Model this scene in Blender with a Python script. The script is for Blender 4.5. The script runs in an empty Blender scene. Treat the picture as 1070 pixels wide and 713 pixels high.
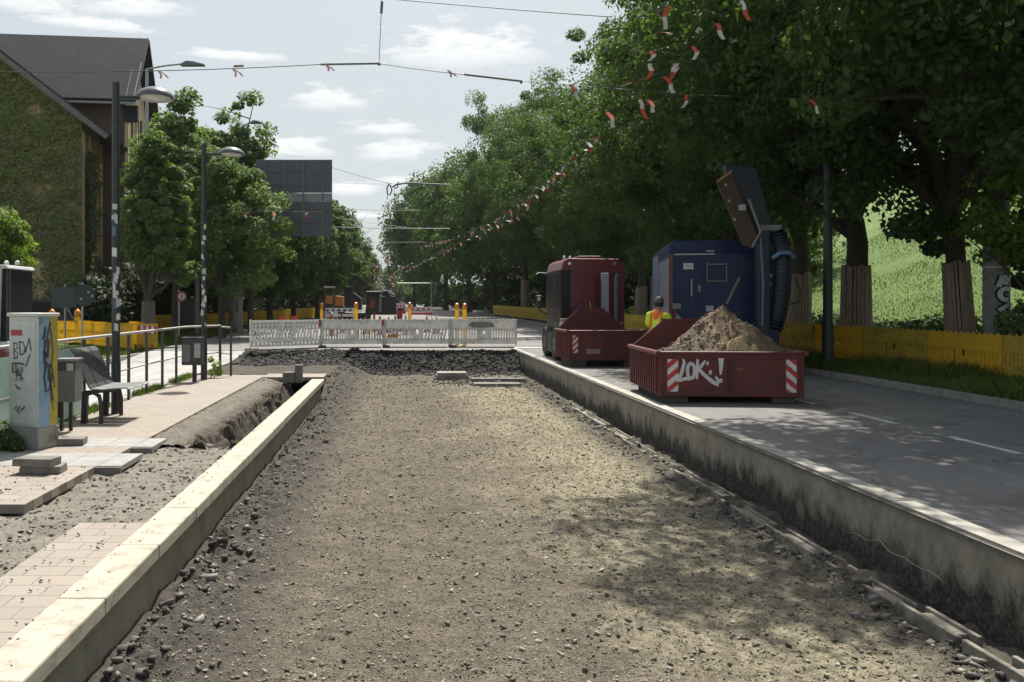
import bpy, math, random
import numpy as np
from mathutils import Vector, Matrix
random.seed(7); RNG = np.random.default_rng(11)
R = math.radians
S = bpy.context.scene
C = bpy.context.collection
CAMZ = 2.4
def PX(px, Z): return (px - 418.0) * Z / 850.0          # metres right of the camera for a picture column at distance Z
def PZ(py, Z): return CAMZ - (py - 317.0) * Z / 850.0    # height for a picture row at distance Z
def gz(Y): return max(0.0, Y - 35.0) * 0.008             # the street climbs gently beyond 35 m

# ------------------------------------------------------------------ materials
MATS = {}
def nmat(name):
    m = bpy.data.materials.new(name); m.use_nodes = True
    nt = m.node_tree; b = nt.nodes['Principled BSDF']
    return m, nt, b
def N(nt, t, **kw):
    n = nt.nodes.new(t)
    for k, v in kw.items():
        if k in n.inputs: n.inputs[k].default_value = v
        else: setattr(n, k, v)
    return n
def noise(nt, vec, scale, detail=4, rough=.6, out='Fac', dist=0):
    n = N(nt, 'ShaderNodeTexNoise'); n.inputs['Scale'].default_value = scale
    n.inputs['Detail'].default_value = detail; n.inputs['Roughness'].default_value = rough
    n.inputs['Distortion'].default_value = dist
    if vec: nt.links.new(vec, n.inputs['Vector'])
    return n.outputs[out]
def math_(nt, op, a, b=0.0, clamp=False):
    n = nt.nodes.new('ShaderNodeMath'); n.operation = op; n.use_clamp = clamp
    for i, v in enumerate((a, b)):
        if isinstance(v, (int, float)): n.inputs[i].default_value = v
        else: nt.links.new(v, n.inputs[i])
    return n.outputs[0]
def mapr(nt, v, a, b, c=0., d=1.):
    n = nt.nodes.new('ShaderNodeMapRange'); n.clamp = True
    nt.links.new(v, n.inputs[0])
    for i, q in zip((1, 2, 3, 4), (a, b, c, d)): n.inputs[i].default_value = q
    return n.outputs[0]
def mixc(nt, f, a, b, mode='MIX'):
    n = nt.nodes.new('ShaderNodeMix'); n.data_type = 'RGBA'; n.blend_type = mode
    for s, v in ((n.inputs[0], f), (n.inputs[6], a), (n.inputs[7], b)):
        if isinstance(v, (int, float)): s.default_value = v
        elif isinstance(v, (tuple, list)): s.default_value = (*v[:3], 1)
        else: nt.links.new(v, s)
    return n.outputs[2]
def bumpn(nt, b, h, strength=.4, dist=.01):
    n = nt.nodes.new('ShaderNodeBump'); n.inputs['Strength'].default_value = strength
    n.inputs['Distance'].default_value = dist
    nt.links.new(h, n.inputs['Height']); nt.links.new(n.outputs[0], b.inputs['Normal'])
def coord(nt, world=False, scale=(1, 1, 1)):
    if world: o = nt.nodes.new('ShaderNodeNewGeometry').outputs['Position']
    else: o = nt.nodes.new('ShaderNodeTexCoord').outputs['Object']
    if scale != (1, 1, 1):
        m = nt.nodes.new('ShaderNodeMapping'); m.inputs['Scale'].default_value = scale
        nt.links.new(o, m.inputs['Vector']); o = m.outputs[0]
    return o
def sepxyz(nt, v):
    n = nt.nodes.new('ShaderNodeSeparateXYZ'); nt.links.new(v, n.inputs[0]); return n.outputs
def mat(name, c1, c2=None, rough=.75, scale=6., dirt=None, dscale=2., damt=.5, metal=0., bump=0., bscale=60., world=False, stretch=(1, 1, 1), coat=0., spec=.5, trans=0.):
    if name in MATS: return MATS[name]
    m, nt, b = nmat(name)
    v = coord(nt, world, stretch)
    c2 = c2 or tuple(x * .75 for x in c1)
    col = mixc(nt, mapr(nt, noise(nt, v, scale, 6), .3, .7), c1, c2)
    if dirt:
        f = mapr(nt, noise(nt, v, dscale, 8, .7), .5, .68, 0, damt)
        col = mixc(nt, f, col, dirt)
    nt.links.new(col, b.inputs['Base Color'])
    b.inputs['Roughness'].default_value = rough; b.inputs['Metallic'].default_value = metal
    if coat: b.inputs['Coat Weight'].default_value = coat
    b.inputs['Specular IOR Level'].default_value = spec
    if trans:
        tb_ = nt.nodes.new('ShaderNodeBsdfTranslucent'); nt.links.new(col, tb_.inputs[0]); mx_ = nt.nodes.new('ShaderNodeMixShader'); mx_.inputs[0].default_value = trans
        nt.links.new(b.outputs[0], mx_.inputs[1]); nt.links.new(tb_.outputs[0], mx_.inputs[2]); nt.links.new(mx_.outputs[0], nt.nodes['Material Output'].inputs[0])
    if bump: bumpn(nt, b, noise(nt, v, bscale, 6), bump, .01)
    MATS[name] = m
    return m

# ------------------------------------------------------------------ mesh builder
class MB:
    def __init__(s): s.v = []; s.f = []
    def add(s, vs, fs):
        o = len(s.v); s.v.extend(tuple(map(float, q)) for q in vs); s.f.extend(tuple(i + o for i in q) for q in fs); return s
    def box(s, x0, x1, y0, y1, z0, z1, M=None):
        vs = [(x, y, z) for z in (z0, z1) for y in (y0, y1) for x in (x0, x1)]
        if M is not None: vs = [M @ Vector(q) for q in vs]
        return s.add(vs, [(0, 2, 3, 1), (4, 5, 7, 6), (0, 1, 5, 4), (2, 6, 7, 3), (0, 4, 6, 2), (1, 3, 7, 5)])
    def bar(s, p0, p1, w, h):                    # box section bar between two points
        p0 = Vector(p0); p1 = Vector(p1); d = (p1 - p0)
        q = d.to_track_quat('Y', 'Z').to_matrix().to_4x4(); M = Matrix.Translation(p0) @ q
        return s.box(-w / 2, w / 2, 0, d.length, -h / 2, h / 2, M)
    def tube(s, pts, rs, n=10, cap=True):
        pts = [Vector(p) for p in pts]
        if isinstance(rs, (int, float)): rs = [rs] * len(pts)
        o = len(s.v); prev = None
        for i, p in enumerate(pts):
            d = (pts[min(i + 1, len(pts) - 1)] - pts[max(i - 1, 0)])
            d = d.normalized() if d.length > 1e-9 else Vector((0, 0, 1))
            if prev is None:
                a = Vector((1, 0, 0)) if abs(d.x) < .9 else Vector((0, 1, 0))
                u = d.cross(a).normalized()
            else:
                u = (prev - d * prev.dot(d)).normalized()
            prev = u; w = d.cross(u)
            for k in range(n):
                t = 2 * math.pi * k / n
                s.v.append(tuple(p + (u * math.cos(t) + w * math.sin(t)) * rs[i]))
        for i in range(len(pts) - 1):
            for k in range(n):
                a = o + i * n + k; b = o + i * n + (k + 1) % n
                s.f.append((a, b, b + n, a + n))
        if cap:
            s.f.append(tuple(o + k for k in range(n))[::-1]); e = o + (len(pts) - 1) * n
            s.f.append(tuple(e + k for k in range(n)))
        return s
    def lathe(s, prof, c=(0, 0, 0), n=20, ax='z'):
        o = len(s.v)
        for r, h in prof:
            for k in range(n):
                t = 2 * math.pi * k / n
                p = {'z': (r * math.cos(t), r * math.sin(t), h), 'x': (h, r * math.cos(t), r * math.sin(t)), 'y': (r * math.cos(t), h, r * math.sin(t))}[ax]
                s.v.append((p[0] + c[0], p[1] + c[1], p[2] + c[2]))
        for i in range(len(prof) - 1):
            for k in range(n):
                a = o + i * n + k; b = o + i * n + (k + 1) % n
                s.f.append((a, b, b + n, a + n))
        s.f.append(tuple(o + k for k in range(n))[::-1]); e = o + (len(prof) - 1) * n
        s.f.append(tuple(e + k for k in range(n)))
        return s
    def prism(s, poly, a0, a1, ax='y'):          # polygon (u,v) extruded along ax
        n = len(poly)
        def P(u, v, a): return {'y': (u, a, v), 'x': (a, u, v), 'z': (u, v, a)}[ax]
        vs = [P(u, v, a0) for u, v in poly] + [P(u, v, a1) for u, v in poly]
        fs = [tuple(range(n)), tuple(range(n, 2 * n))[::-1]] + [(i, i + n, (i + 1) % n + n, (i + 1) % n) for i in range(n)]
        return s.add(vs, fs)
    def build(s, name, m, parent=None, smooth=False, bevel=0., loc=None):
        me = bpy.data.meshes.new(name); me.from_pydata(s.v, [], s.f); me.validate()
        bm_fix(me)
        me.materials.append(m)
        if smooth:
            me.polygons.foreach_set('use_smooth', [True] * len(me.polygons))
        o = bpy.data.objects.new(name, me); C.objects.link(o)
        if parent: o.parent = parent
        if loc: o.location = loc
        if smooth and smooth != 'all':
            try: me.set_sharp_from_angle(angle=R(40))
            except Exception: pass
        if bevel:
            b = o.modifiers.new('bevel', 'BEVEL'); b.width = bevel; b.segments = 2; b.limit_method = 'ANGLE'; b.angle_limit = R(40)
        return o
import bmesh
def bm_fix(me):
    b = bmesh.new(); b.from_mesh(me); bmesh.ops.recalc_face_normals(b, faces=b.faces); b.to_mesh(me); b.free()
def fast_mesh(name, verts, faces, m, parent=None, attr=None, smooth=False):
    """numpy: verts (n,3), faces (k,q)"""
    me = bpy.data.meshes.new(name); nv = len(verts); nf, q = faces.shape
    me.vertices.add(nv); me.vertices.foreach_set('co', np.ascontiguousarray(verts, dtype=np.float32).ravel())
    me.loops.add(nf * q); me.loops.foreach_set('vertex_index', np.ascontiguousarray(faces, dtype=np.int32).ravel())
    me.polygons.add(nf); me.polygons.foreach_set('loop_start', np.arange(0, nf * q, q, dtype=np.int32))
    me.polygons.foreach_set('loop_total', np.full(nf, q, dtype=np.int32))
    if smooth: me.polygons.foreach_set('use_smooth', np.ones(nf, dtype=bool))
    me.update(calc_edges=True)
    if attr is not None:
        a = me.attributes.new('rnd', 'FLOAT', 'POINT'); a.data.foreach_set('value', np.ascontiguousarray(attr, dtype=np.float32))
    if m: me.materials.append(m)
    o = bpy.data.objects.new(name, me); C.objects.link(o)
    if parent: o.parent = parent
    return o
def tag(o, label=None, cat=None, group=None, kind=None):
    if label: o['label'] = label
    if cat: o['category'] = cat
    if group: o['group'] = group
    if kind: o['kind'] = kind
    return o
def thing(name, label, cat, loc=(0, 0, 0), rz=0., group=None):
    o = bpy.data.objects.new(name, None); C.objects.link(o)
    o.empty_display_size = .2
    o.location = loc; o.rotation_euler = (0, 0, rz)
    return tag(o, label, cat, group)
def dup(root, loc, rz=0., label=None, scale=None, group=None):
    def cp(o, parent):
        c = o.copy(); C.objects.link(c); c.parent = parent
        for ch in o.children: cp(ch, c)
        return c
    r = cp(root, None); r.location = loc; r.rotation_euler = (0, 0, rz)
    if scale: r.scale = scale
    if label: r['label'] = label
    if group: r['group'] = group
    return r
def stroke(mb, pts, w, mapf, off=.003, closed=False):
    """a painted stroke: mitred ribbon through 2-D points, mapf(u,v,off)->3-D"""
    n = len(pts); L = []
    for i in range(n):
        a = pts[max(i - 1, 0)]; b = pts[min(i + 1, n - 1)]
        dx, dy = b[0] - a[0], b[1] - a[1]; l = math.hypot(dx, dy) or 1
        ww = w[i] if isinstance(w, (list, tuple)) else w
        nx, ny = -dy / l * ww / 2, dx / l * ww / 2
        L.append(((pts[i][0] + nx, pts[i][1] + ny), (pts[i][0] - nx, pts[i][1] - ny)))
    vs = [mapf(*q, off) for pr in L for q in pr]
    mb.add(vs, [(2 * i, 2 * i + 1, 2 * i + 3, 2 * i + 2) for i in range(n - 1)])
def arc(cx, cy, rx, ry, a0, a1, n=10):
    return [(cx + rx * math.cos(R(a0 + (a1 - a0) * i / n)), cy + ry * math.sin(R(a0 + (a1 - a0) * i / n))) for i in range(n + 1)]

# 2-D value noise (numpy)
def vnoise(x, y, seed=0):
    xi = np.floor(x).astype(np.int64); yi = np.floor(y).astype(np.int64)
    xf = x - xi; yf = y - yi
    def h(a, b):
        q = (a * 374761393 + b * 668265263 + seed * 982451653) & 0x7fffffff
        q = ((q ^ (q >> 13)) * 1274126177) & 0x7fffffff
        return ((q ^ (q >> 16)) & 0xffff) / 65535.0
    u = xf * xf * (3 - 2 * xf); v = yf * yf * (3 - 2 * yf)
    return (h(xi, yi) * (1 - u) + h(xi + 1, yi) * u) * (1 - v) + (h(xi, yi + 1) * (1 - u) + h(xi + 1, yi + 1) * u) * v
def fbm(x, y, sc, oc=4, seed=0):
    r = 0; a = 1; t = 0
    for i in range(oc):
        r = r + a * vnoise(x * sc, y * sc, seed + i); t += a; a *= .5; sc *= 2.03
    return r / t
def gridmesh(name, xs, ys, zf, m, kind='structure', smooth=True):
    X, Y = np.meshgrid(xs, ys); Z = zf(X, Y)
    v = np.stack([X, Y, Z], -1).reshape(-1, 3); nx, ny = len(xs), len(ys)
    i = (np.arange(ny - 1)[:, None] * nx + np.arange(nx - 1)[None]).ravel()
    f = np.stack([i, i + 1, i + nx + 1, i + nx], -1)
    o = fast_mesh(name, v, f, m, smooth=smooth)
    if kind: o['kind'] = kind
    return o
# ================================================================== camera, sky, sun
cam = bpy.data.cameras.new('camera'); co = bpy.data.objects.new('camera', cam); C.objects.link(co)
co.location = (0, 0, CAMZ); co.rotation_euler = (R(90), 0, 0)
cam.sensor_width = 36; cam.lens = 850 / 1070 * 36
cam.shift_x = (535 - 418) / 1070; cam.shift_y = -(356.5 - 317) / 1070
cam.clip_start = .05; cam.clip_end = 3000
S.camera = co
SUN_AZ, SUN_EL = 11.0, 61.0          # degrees right of straight ahead, above the horizon
w = bpy.data.worlds.new('World'); S.world = w; w.use_nodes = True
nt = w.node_tree; bg = nt.nodes['Background']
sky = nt.nodes.new('ShaderNodeTexSky'); sky.sky_type = 'NISHITA'; sky.sun_disc = False
sky.sun_elevation = R(SUN_EL); sky.sun_rotation = R(SUN_AZ); sky.dust_density = 4.; sky.air_density = 1.0; sky.ozone_density = 1.
tc = nt.nodes.new('ShaderNodeTexCoord'); gen = tc.outputs['Generated']
sx = sepxyz(nt, gen)
az = math_(nt, 'ARCTAN2', sx[0], sx[1]); el = math_(nt, 'ARCSINE', sx[2])
# thin high veil over the blue
mp = nt.nodes.new('ShaderNodeMapping'); mp.inputs['Scale'].default_value = (1, 1, 3.5); nt.links.new(gen, mp.inputs[0])
veil = mapr(nt, noise(nt, mp.outputs[0], 2.2, 6, .6), .25, .75, .66, .95)
veil = math_(nt, 'MULTIPLY', veil, mapr(nt, sx[2], .30, .80, 1., .22))
col = mixc(nt, veil, sky.outputs[0], (4.4, 4.8, 4.9))
fine = noise(nt, mp.outputs[0], 26, 8, .62); fine2 = noise(nt, mp.outputs[0], 9, 5, .6)
clouds = [(482, 58, 104, 29), (342, 106, 50, 18), (314, 158, 52, 15), (404, 136, 46, 12), (410, 161, 56, 17), (134, 8, 60, 15), (28, 6, 66, 16), (250, 60, 60, 7), (90, 26, 70, 8),
          (366, 200, 30, 9), (432, 190, 40, 9), (560, 150, 60, 20), (380, 226, 30, 5), (700, -60, 120, 40), (200, -90, 160, 34)]
for cx, cy, a, b in clouds:
    A0 = math.atan2(cx - 418, 850); E0 = math.atan2((317 - cy) * math.cos(A0), 850)
    da = math_(nt, 'DIVIDE', math_(nt, 'SUBTRACT', az, A0), a / 850 * 1.0)
    de = math_(nt, 'DIVIDE', math_(nt, 'SUBTRACT', el, E0), b / 850)
    low = math_(nt, 'MULTIPLY', math_(nt, 'MINIMUM', de, 0.0), 1.6)      # flatter bottoms
    de2 = math_(nt, 'ADD', math_(nt, 'MAXIMUM', de, 0.0), math_(nt, 'ABSOLUTE', low))
    rr = math_(nt, 'SQRT', math_(nt, 'ADD', math_(nt, 'MULTIPLY', da, da), math_(nt, 'MULTIPLY', de2, de2)))
    rr = math_(nt, 'ADD', rr, math_(nt, 'MULTIPLY', math_(nt, 'SUBTRACT', fine, .5), 2.6))
    rr = math_(nt, 'ADD', rr, math_(nt, 'MULTIPLY', math_(nt, 'SUBTRACT', fine2, .5), 1.6))
    msk = mapr(nt, rr, 1.0, .35, 0, 1)
    shade = mapr(nt, math_(nt, 'ADD', de, math_(nt, 'MULTIPLY', math_(nt, 'SUBTRACT', fine, .5), 3.)), -.9, .5)
    cc = mixc(nt, shade, (4.6, 5.0, 5.3), (7.1, 7.15, 7.1))
    col = mixc(nt, msk, col, cc)
nt.links.new(col, bg.inputs['Color']); bg.inputs['Strength'].default_value = .1
sl = bpy.data.lights.new('sun', 'SUN'); sl.energy = 5.0; sl.angle = R(.6); sl.color = (1, .95, .86)
so = bpy.data.objects.new('sun', sl); C.objects.link(so)
d = Vector((math.sin(R(SUN_AZ)) * math.cos(R(SUN_EL)), math.cos(R(SUN_AZ)) * math.cos(R(SUN_EL)), math.sin(R(SUN_EL))))
so.rotation_euler = d.to_track_quat('Z', 'Y').to_euler(); so.location = (0, 0, 60)
S.view_settings.view_transform = 'Standard'; S.view_settings.look = 'None'; S.view_settings.gamma = 1
S.view_settings.use_curve_mapping = False; S.view_settings.exposure = 0.6
S.render.engine = 'CYCLES'
S.cycles.max_bounces = 7; S.cycles.diffuse_bounces = 3; S.cycles.transmission_bounces = 4; S.cycles.transparent_max_bounces = 6

# ================================================================== ground materials
def mat_gravel():
    m, nt, b = nmat('gravel_bed'); v = coord(nt, True); p = sepxyz(nt, v)
    n1 = noise(nt, v, .55, 6, .6); n2 = noise(nt, v, 14, 8, .75); n3 = noise(nt, v, 70, 4, .7); n4 = noise(nt, v, 2.6, 6, .7)
    base = mixc(nt, mapr(nt, n4, .3, .7), (.105, .090, .069), (.185, .158, .12))
    # paler sandy ground towards the right and near
    xr = math_(nt, 'ADD', p[0], math_(nt, 'MULTIPLY', math_(nt, 'SUBTRACT', n1, .5), 5.))
    sand = mapr(nt, xr, .9, 2.4, 0, .92)
    base = mixc(nt, sand, base, mixc(nt, mapr(nt, n2, .3, .7), (.42, .38, .26), (.17, .15, .10)))
    base = mixc(nt, mapr(nt, noise(nt, coord(nt, True, (1, .35, 1)), .9, 6, .65), .5, .68, 0, .55), base, (.085, .068, .048))
    base = mixc(nt, mapr(nt, n2, .46, .66, 0, .75), base, (.05, .042, .032))
    base = mixc(nt, mapr(nt, n3, .56, .68, 0, .85), base, (.46, .42, .33))
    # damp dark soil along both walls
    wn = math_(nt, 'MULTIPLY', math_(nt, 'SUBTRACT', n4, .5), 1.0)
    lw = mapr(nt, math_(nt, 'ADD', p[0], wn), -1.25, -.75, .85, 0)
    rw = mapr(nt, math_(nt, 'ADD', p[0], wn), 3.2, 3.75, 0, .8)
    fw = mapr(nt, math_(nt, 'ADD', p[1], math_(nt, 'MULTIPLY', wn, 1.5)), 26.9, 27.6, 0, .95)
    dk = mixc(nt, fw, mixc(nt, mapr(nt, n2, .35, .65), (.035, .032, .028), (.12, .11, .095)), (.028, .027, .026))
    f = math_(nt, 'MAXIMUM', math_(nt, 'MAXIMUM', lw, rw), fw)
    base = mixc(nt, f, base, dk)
    nt.links.new(base, b.inputs['Base Color']); b.inputs['Roughness'].default_value = .95
    b.inputs['Specular IOR Level'].default_value = .2
    h = math_(nt, 'ADD', math_(nt, 'MULTIPLY', n2, .7), math_(nt, 'MULTIPLY', n3, .3))
    bumpn(nt, b, h, 1., .05); return m
def mat_asphalt(name, c1, c2, patch=.4):
    m, nt, b = nmat(name); v = coord(nt, True)
    col = mixc(nt, mapr(nt, noise(nt, v, .35, 5, .6), .35, .65), c1, c2)
    vs = coord(nt, True, (.9, .12, 1))
    col = mixc(nt, mapr(nt, noise(nt, vs, 3, 5, .6), .5, .7, 0, patch), col, tuple(x * 1.5 for x in c2))
    col = mixc(nt, mapr(nt, noise(nt, v, 90, 3, .7), .5, .75, 0, .6), col, tuple(x * 1.9 for x in c1))
    col = mixc(nt, mapr(nt, noise(nt, v, 6, 8, .75), .56, .7, 0, .55), col, (.25, .225, .18))
    vc = N(nt, 'ShaderNodeTexVoronoi'); vc.feature = 'DISTANCE_TO_EDGE'; vc.inputs['Scale'].default_value = .42
    wv_ = nt.nodes.new('ShaderNodeVectorMath'); wv_.operation = 'ADD'; nt.links.new(v, wv_.inputs[0]); nz_ = N(nt, 'ShaderNodeTexNoise'); nz_.inputs['Scale'].default_value = 1.6; nz_.inputs['Detail'].default_value = 6; nt.links.new(v, nz_.inputs['Vector']); nt.links.new(nz_.outputs['Color'], wv_.inputs[1]); nt.links.new(wv_.outputs[0], vc.inputs['Vector'])
    col = mixc(nt, mapr(nt, vc.outputs['Distance'], .0, .006, .8, 0), col, (.03, .03, .03))
    col = mixc(nt, mapr(nt, noise(nt, v, .8, 4, .5, dist=1.5), .58, .62, 0, .4), col, tuple(x * .55 for x in c1))
    nt.links.new(col, b.inputs['Base Color']); b.inputs['Roughness'].default_value = .82
    bumpn(nt, b, noise(nt, v, 140, 3), .5, .008); return m
def mat_paver():
    m, nt, b = nmat('pavers'); v = coord(nt, True)
    br = N(nt, 'ShaderNodeTexBrick'); nt.links.new(v, br.inputs['Vector'])
    br.inputs['Scale'].default_value = 1.; br.inputs['Brick Width'].default_value = .3; br.inputs['Row Height'].default_value = .2
    br.inputs['Mortar Size'].default_value = .007; br.inputs['Mortar Smooth'].default_value = .3
    br.inputs['Color1'].default_value = (.25, .212, .18, 1); br.inputs['Color2'].default_value = (.30, .258, .22, 1); br.inputs['Mortar'].default_value = (.13, .115, .10, 1)
    n = noise(nt, v, 1.2, 7, .65)
    col = mixc(nt, mapr(nt, n, .35, .7, 0, .75), br.outputs['Color'], (.26, .236, .195))
    col = mixc(nt, mapr(nt, noise(nt, v, 9, 8, .75), .55, .72, 0, .6), col, (.27, .235, .185))
    nt.links.new(col, b.inputs['Base Color']); b.inputs['Roughness'].default_value = .85
    bumpn(nt, b, math_(nt, 'SUBTRACT', noise(nt, v, 80, 4), br.outputs['Fac']), .35, .01); return m
def mat_sand(name, a, bb, dark):
    m, nt, b = nmat(name); v = coord(nt, True)
    col = mixc(nt, mapr(nt, noise(nt, v, 3, 7, .7), .35, .65), a, bb)
    col = mixc(nt, mapr(nt, noise(nt, v, 22, 7, .75), .5, .68, 0, .7), col, dark)
    nt.links.new(col, b.inputs['Base Color']); b.inputs['Roughness'].default_value = .95
    bumpn(nt, b, noise(nt, v, 30, 8, .7), .9, .03); return m
def mat_grass(name, a, bb, c):
    m, nt, b = nmat(name); v = coord(nt, True)
    col = mixc(nt, mapr(nt, noise(nt, v, .5, 6, .6), .35, .65), a, bb)
    col = mixc(nt, mapr(nt, noise(nt, v, 9, 6, .7), .45, .7, 0, .6), col, c)
    nt.links.new(col, b.inputs['Base Color']); b.inputs['Roughness'].default_value = .9
    bumpn(nt, b, noise(nt, v, 14, 8, .75), .9, .08); return m
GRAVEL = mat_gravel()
ASPH = mat_asphalt('road_asphalt', (.125, .122, .117), (.175, .17, .16))
ASPH_L = mat_asphalt('pale_asphalt', (.27, .265, .25), (.33, .325, .31))
PAVER = mat_paver()
FILL = mat_sand('grit_fill', (.165, .152, .125), (.24, .222, .185), (.07, .063, .052))
def mat_trench():
    m, nt, b = nmat('trench_sand'); v = coord(nt, True); p = sepxyz(nt, v); n2 = noise(nt, v, 16, 8, .75)
    col = mixc(nt, mapr(nt, noise(nt, v, 3, 7, .7), .35, .65), (.22, .20, .165), (.15, .137, .11))
    w_ = mapr(nt, math_(nt, 'ADD', p[0], math_(nt, 'MULTIPLY', math_(nt, 'SUBTRACT', noise(nt, v, 4, 6, .7), .5), .7)), -3.30, -2.98, 0, 1)   # darker earth low on the bank
    col = mixc(nt, w_, col, mixc(nt, mapr(nt, n2, .4, .6), (.035, .03, .025), (.14, .115, .085)))
    col = mixc(nt, mapr(nt, n2, .52, .68, 0, .6), col, (.06, .054, .045))
    nt.links.new(col, b.inputs['Base Color']); b.inputs['Roughness'].default_value = .95; bumpn(nt, b, noise(nt, v, 30, 8, .7), 1., .04); return m
SAND = mat_trench()
VERGE = mat_grass('verge_grass', (.05, .085, .016), (.08, .115, .022), (.04, .05, .016))
HILLG = mat_grass('hill_grass', (.075, .135, .018), (.115, .18, .028), (.05, .095, .013))
EARTH = mat_sand('earth', (.16, .15, .10), (.11, .12, .06), (.06, .06, .03))

# ================================================================== ground sheets
def sheet(name, x0, x1, y0, y1, z, m, nx=1):
    ys = sorted({y0, y1} | {q for q in (35., 60., 100., 150., 200.) if y0 < q < y1})
    gridmesh(name, np.linspace(x0, x1, nx + 1), np.array(ys), lambda X, Y: z + np.maximum(0, Y - 35) * .008, m, smooth=False)
gridmesh('ground', np.array([-900., 900.]), np.array([-200., 1500.]), lambda X, Y: X * 0 - .35, EARTH, smooth=False)
# track bed: broken ground between the two walls, ramping up at its far end
def bedz(X, Y):
    rut = -.035 * np.exp(-((X + .35 + .12 * np.sin(Y * .3)) / .16) ** 2) - .035 * np.exp(-((X - 1.55 + .12 * np.sin(Y * .3)) / .16) ** 2)
    z = rut + (fbm(X, Y, 1.1, 4, 3) - .5) * .08 + (fbm(X, Y, 6, 5, 9) - .5) * .05 + (fbm(X * .8, Y, 24, 3, 19) - .5) * .022
    near = np.clip(1 - (X + 1.95) / .95, 0, 1)
    clod = fbm(X, Y, 4.5, 5, 21)
    fa = 1 - .85 * np.clip(Y - 25, 0, 1)
    z += fa * near * (clod - .22) * .36 * np.clip((X + 1.97) * 5, 0, 1) - .06 * np.clip(1 - (X + 1.97) / .22, 0, 1)
    nr = np.clip((X - 3.25) / .55, 0, 1); z += fa * nr * (clod - .42) * .22
    t = np.clip((Y - 27.6) / 1.9, 0, 1); t = t * t * (3 - 2 * t)
    z = z * (1 + 2.2 * np.clip((Y - 26.8), 0, 1) * (t < .999)) + t * .66
    tl = np.clip((Y - 20.7) / 1.8, 0, 1) * np.clip((-.9 - X) / .9, 0, 1) ; z = np.maximum(z, tl * .44 + (clod - .5) * .12)
    return z
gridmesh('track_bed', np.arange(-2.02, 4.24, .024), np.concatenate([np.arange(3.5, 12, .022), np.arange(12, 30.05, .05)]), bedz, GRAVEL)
# rubble apron left of the bed end, and the paved platform
PT = .47
def padz(X, Y): return .44 + (fbm(X, Y, 3, 5, 5) - .5) * .16
gridmesh('rubble_apron', np.arange(-5.5, -1.85, .06), np.arange(22.2, 30.05, .07), lambda X, Y: padz(X, Y) + np.clip((Y - 26.3) / 2.5, 0, 1) * .24 + (fbm(X, Y, 5, 4, 77) - .5) * .16 * np.clip(Y - 25.5, 0, 1), GRAVEL)
def pslab(x0, x1, y0, y1, z, m, th=.09, name='platform_paving'):
    b = MB().box(x0, x1, y0, y1, z - th, z); o = b.build(name, m); o['kind'] = 'structure'; return o
pslab(-5.60, -3.60, 11.62, 21.9, PT, PAVER)            # far part beside the trench
pslab(-5.60, -3.60, 10.45, 10.92, PT, PAVER)
pslab(-5.60, -3.60, 7.8, 9.64, PT, PAVER)
pslab(-2.83, -2.245, 1.0, 7.2, PT - .012, PAVER)
pslab(-3.60, -2.0, 21.25, 22.3, PT, PAVER)
pslab(-9.0, -5.604, 1.0, 7.8, PT - .01, PAVER)
# grit fill between pavers and coping
gridmesh('grit_fill', np.arange(-9, -2.22, .028), np.arange(3.8, 11.75, .025),
         lambda X, Y: .37 + (fbm(X, Y, 1.3, 3, 8) - .45) * .09 + (fbm(X, Y, 7, 4, 2) - .5) * .05 + (fbm(X * .5, Y, 18, 3, 4) - .5) * .035 + .05 * np.clip((7.8 - Y) * 2, 0, 1) * (X < -2.83) - .18 * (X < -5.6), FILL)
def trz(X, Y):
    t = np.clip((X + 3.6) / 1.36, 0, 1); w_ = (fbm(X, Y, 3.5, 5, 31) - .5)
    e = np.clip((Y - 11.5 + w_ * .6) / .5, 0, 1)
    z = .43 - (.10 * np.clip((t - .12 + w_ * .2) / .3, 0, 1) + .62 * np.clip((t - .44 + w_ * .42) / .30, 0, 1) ** .8) * e + w_ * .07
    st = np.abs(vnoise(Y * 8 + X * 2.5, X * 1.3, 5) - .5) * .24 * np.clip(t * 2.4 - .7, 0, 1) + (fbm(X, Y, 9, 4, 55) - .5) * .30 * np.clip(t * 3 - .9, 0, 1) + (fbm(X, Y, 25, 2, 56) - .5) * .05
    return z - st
gridmesh('trench_bank', np.arange(-3.60, -2.22, .014), np.arange(11.3, 21.25, .025), trz, SAND)
# streets
sheet('left_road', -9.3, -5.62, -40, 230, .44, ASPH_L)
sheet('crossing_road', -9.3, 4.2, 29.9, 230, .67, ASPH, 2)
sheet('right_road', 4.2, 10.0, -40, 230, .675, ASPH)
sheet('left_verge', -60, -9.45, -40, 230, .60, VERGE, 4)
sheet('right_verge', 10.15, 17.5, -40, 230, .78, VERGE, 2)
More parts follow.
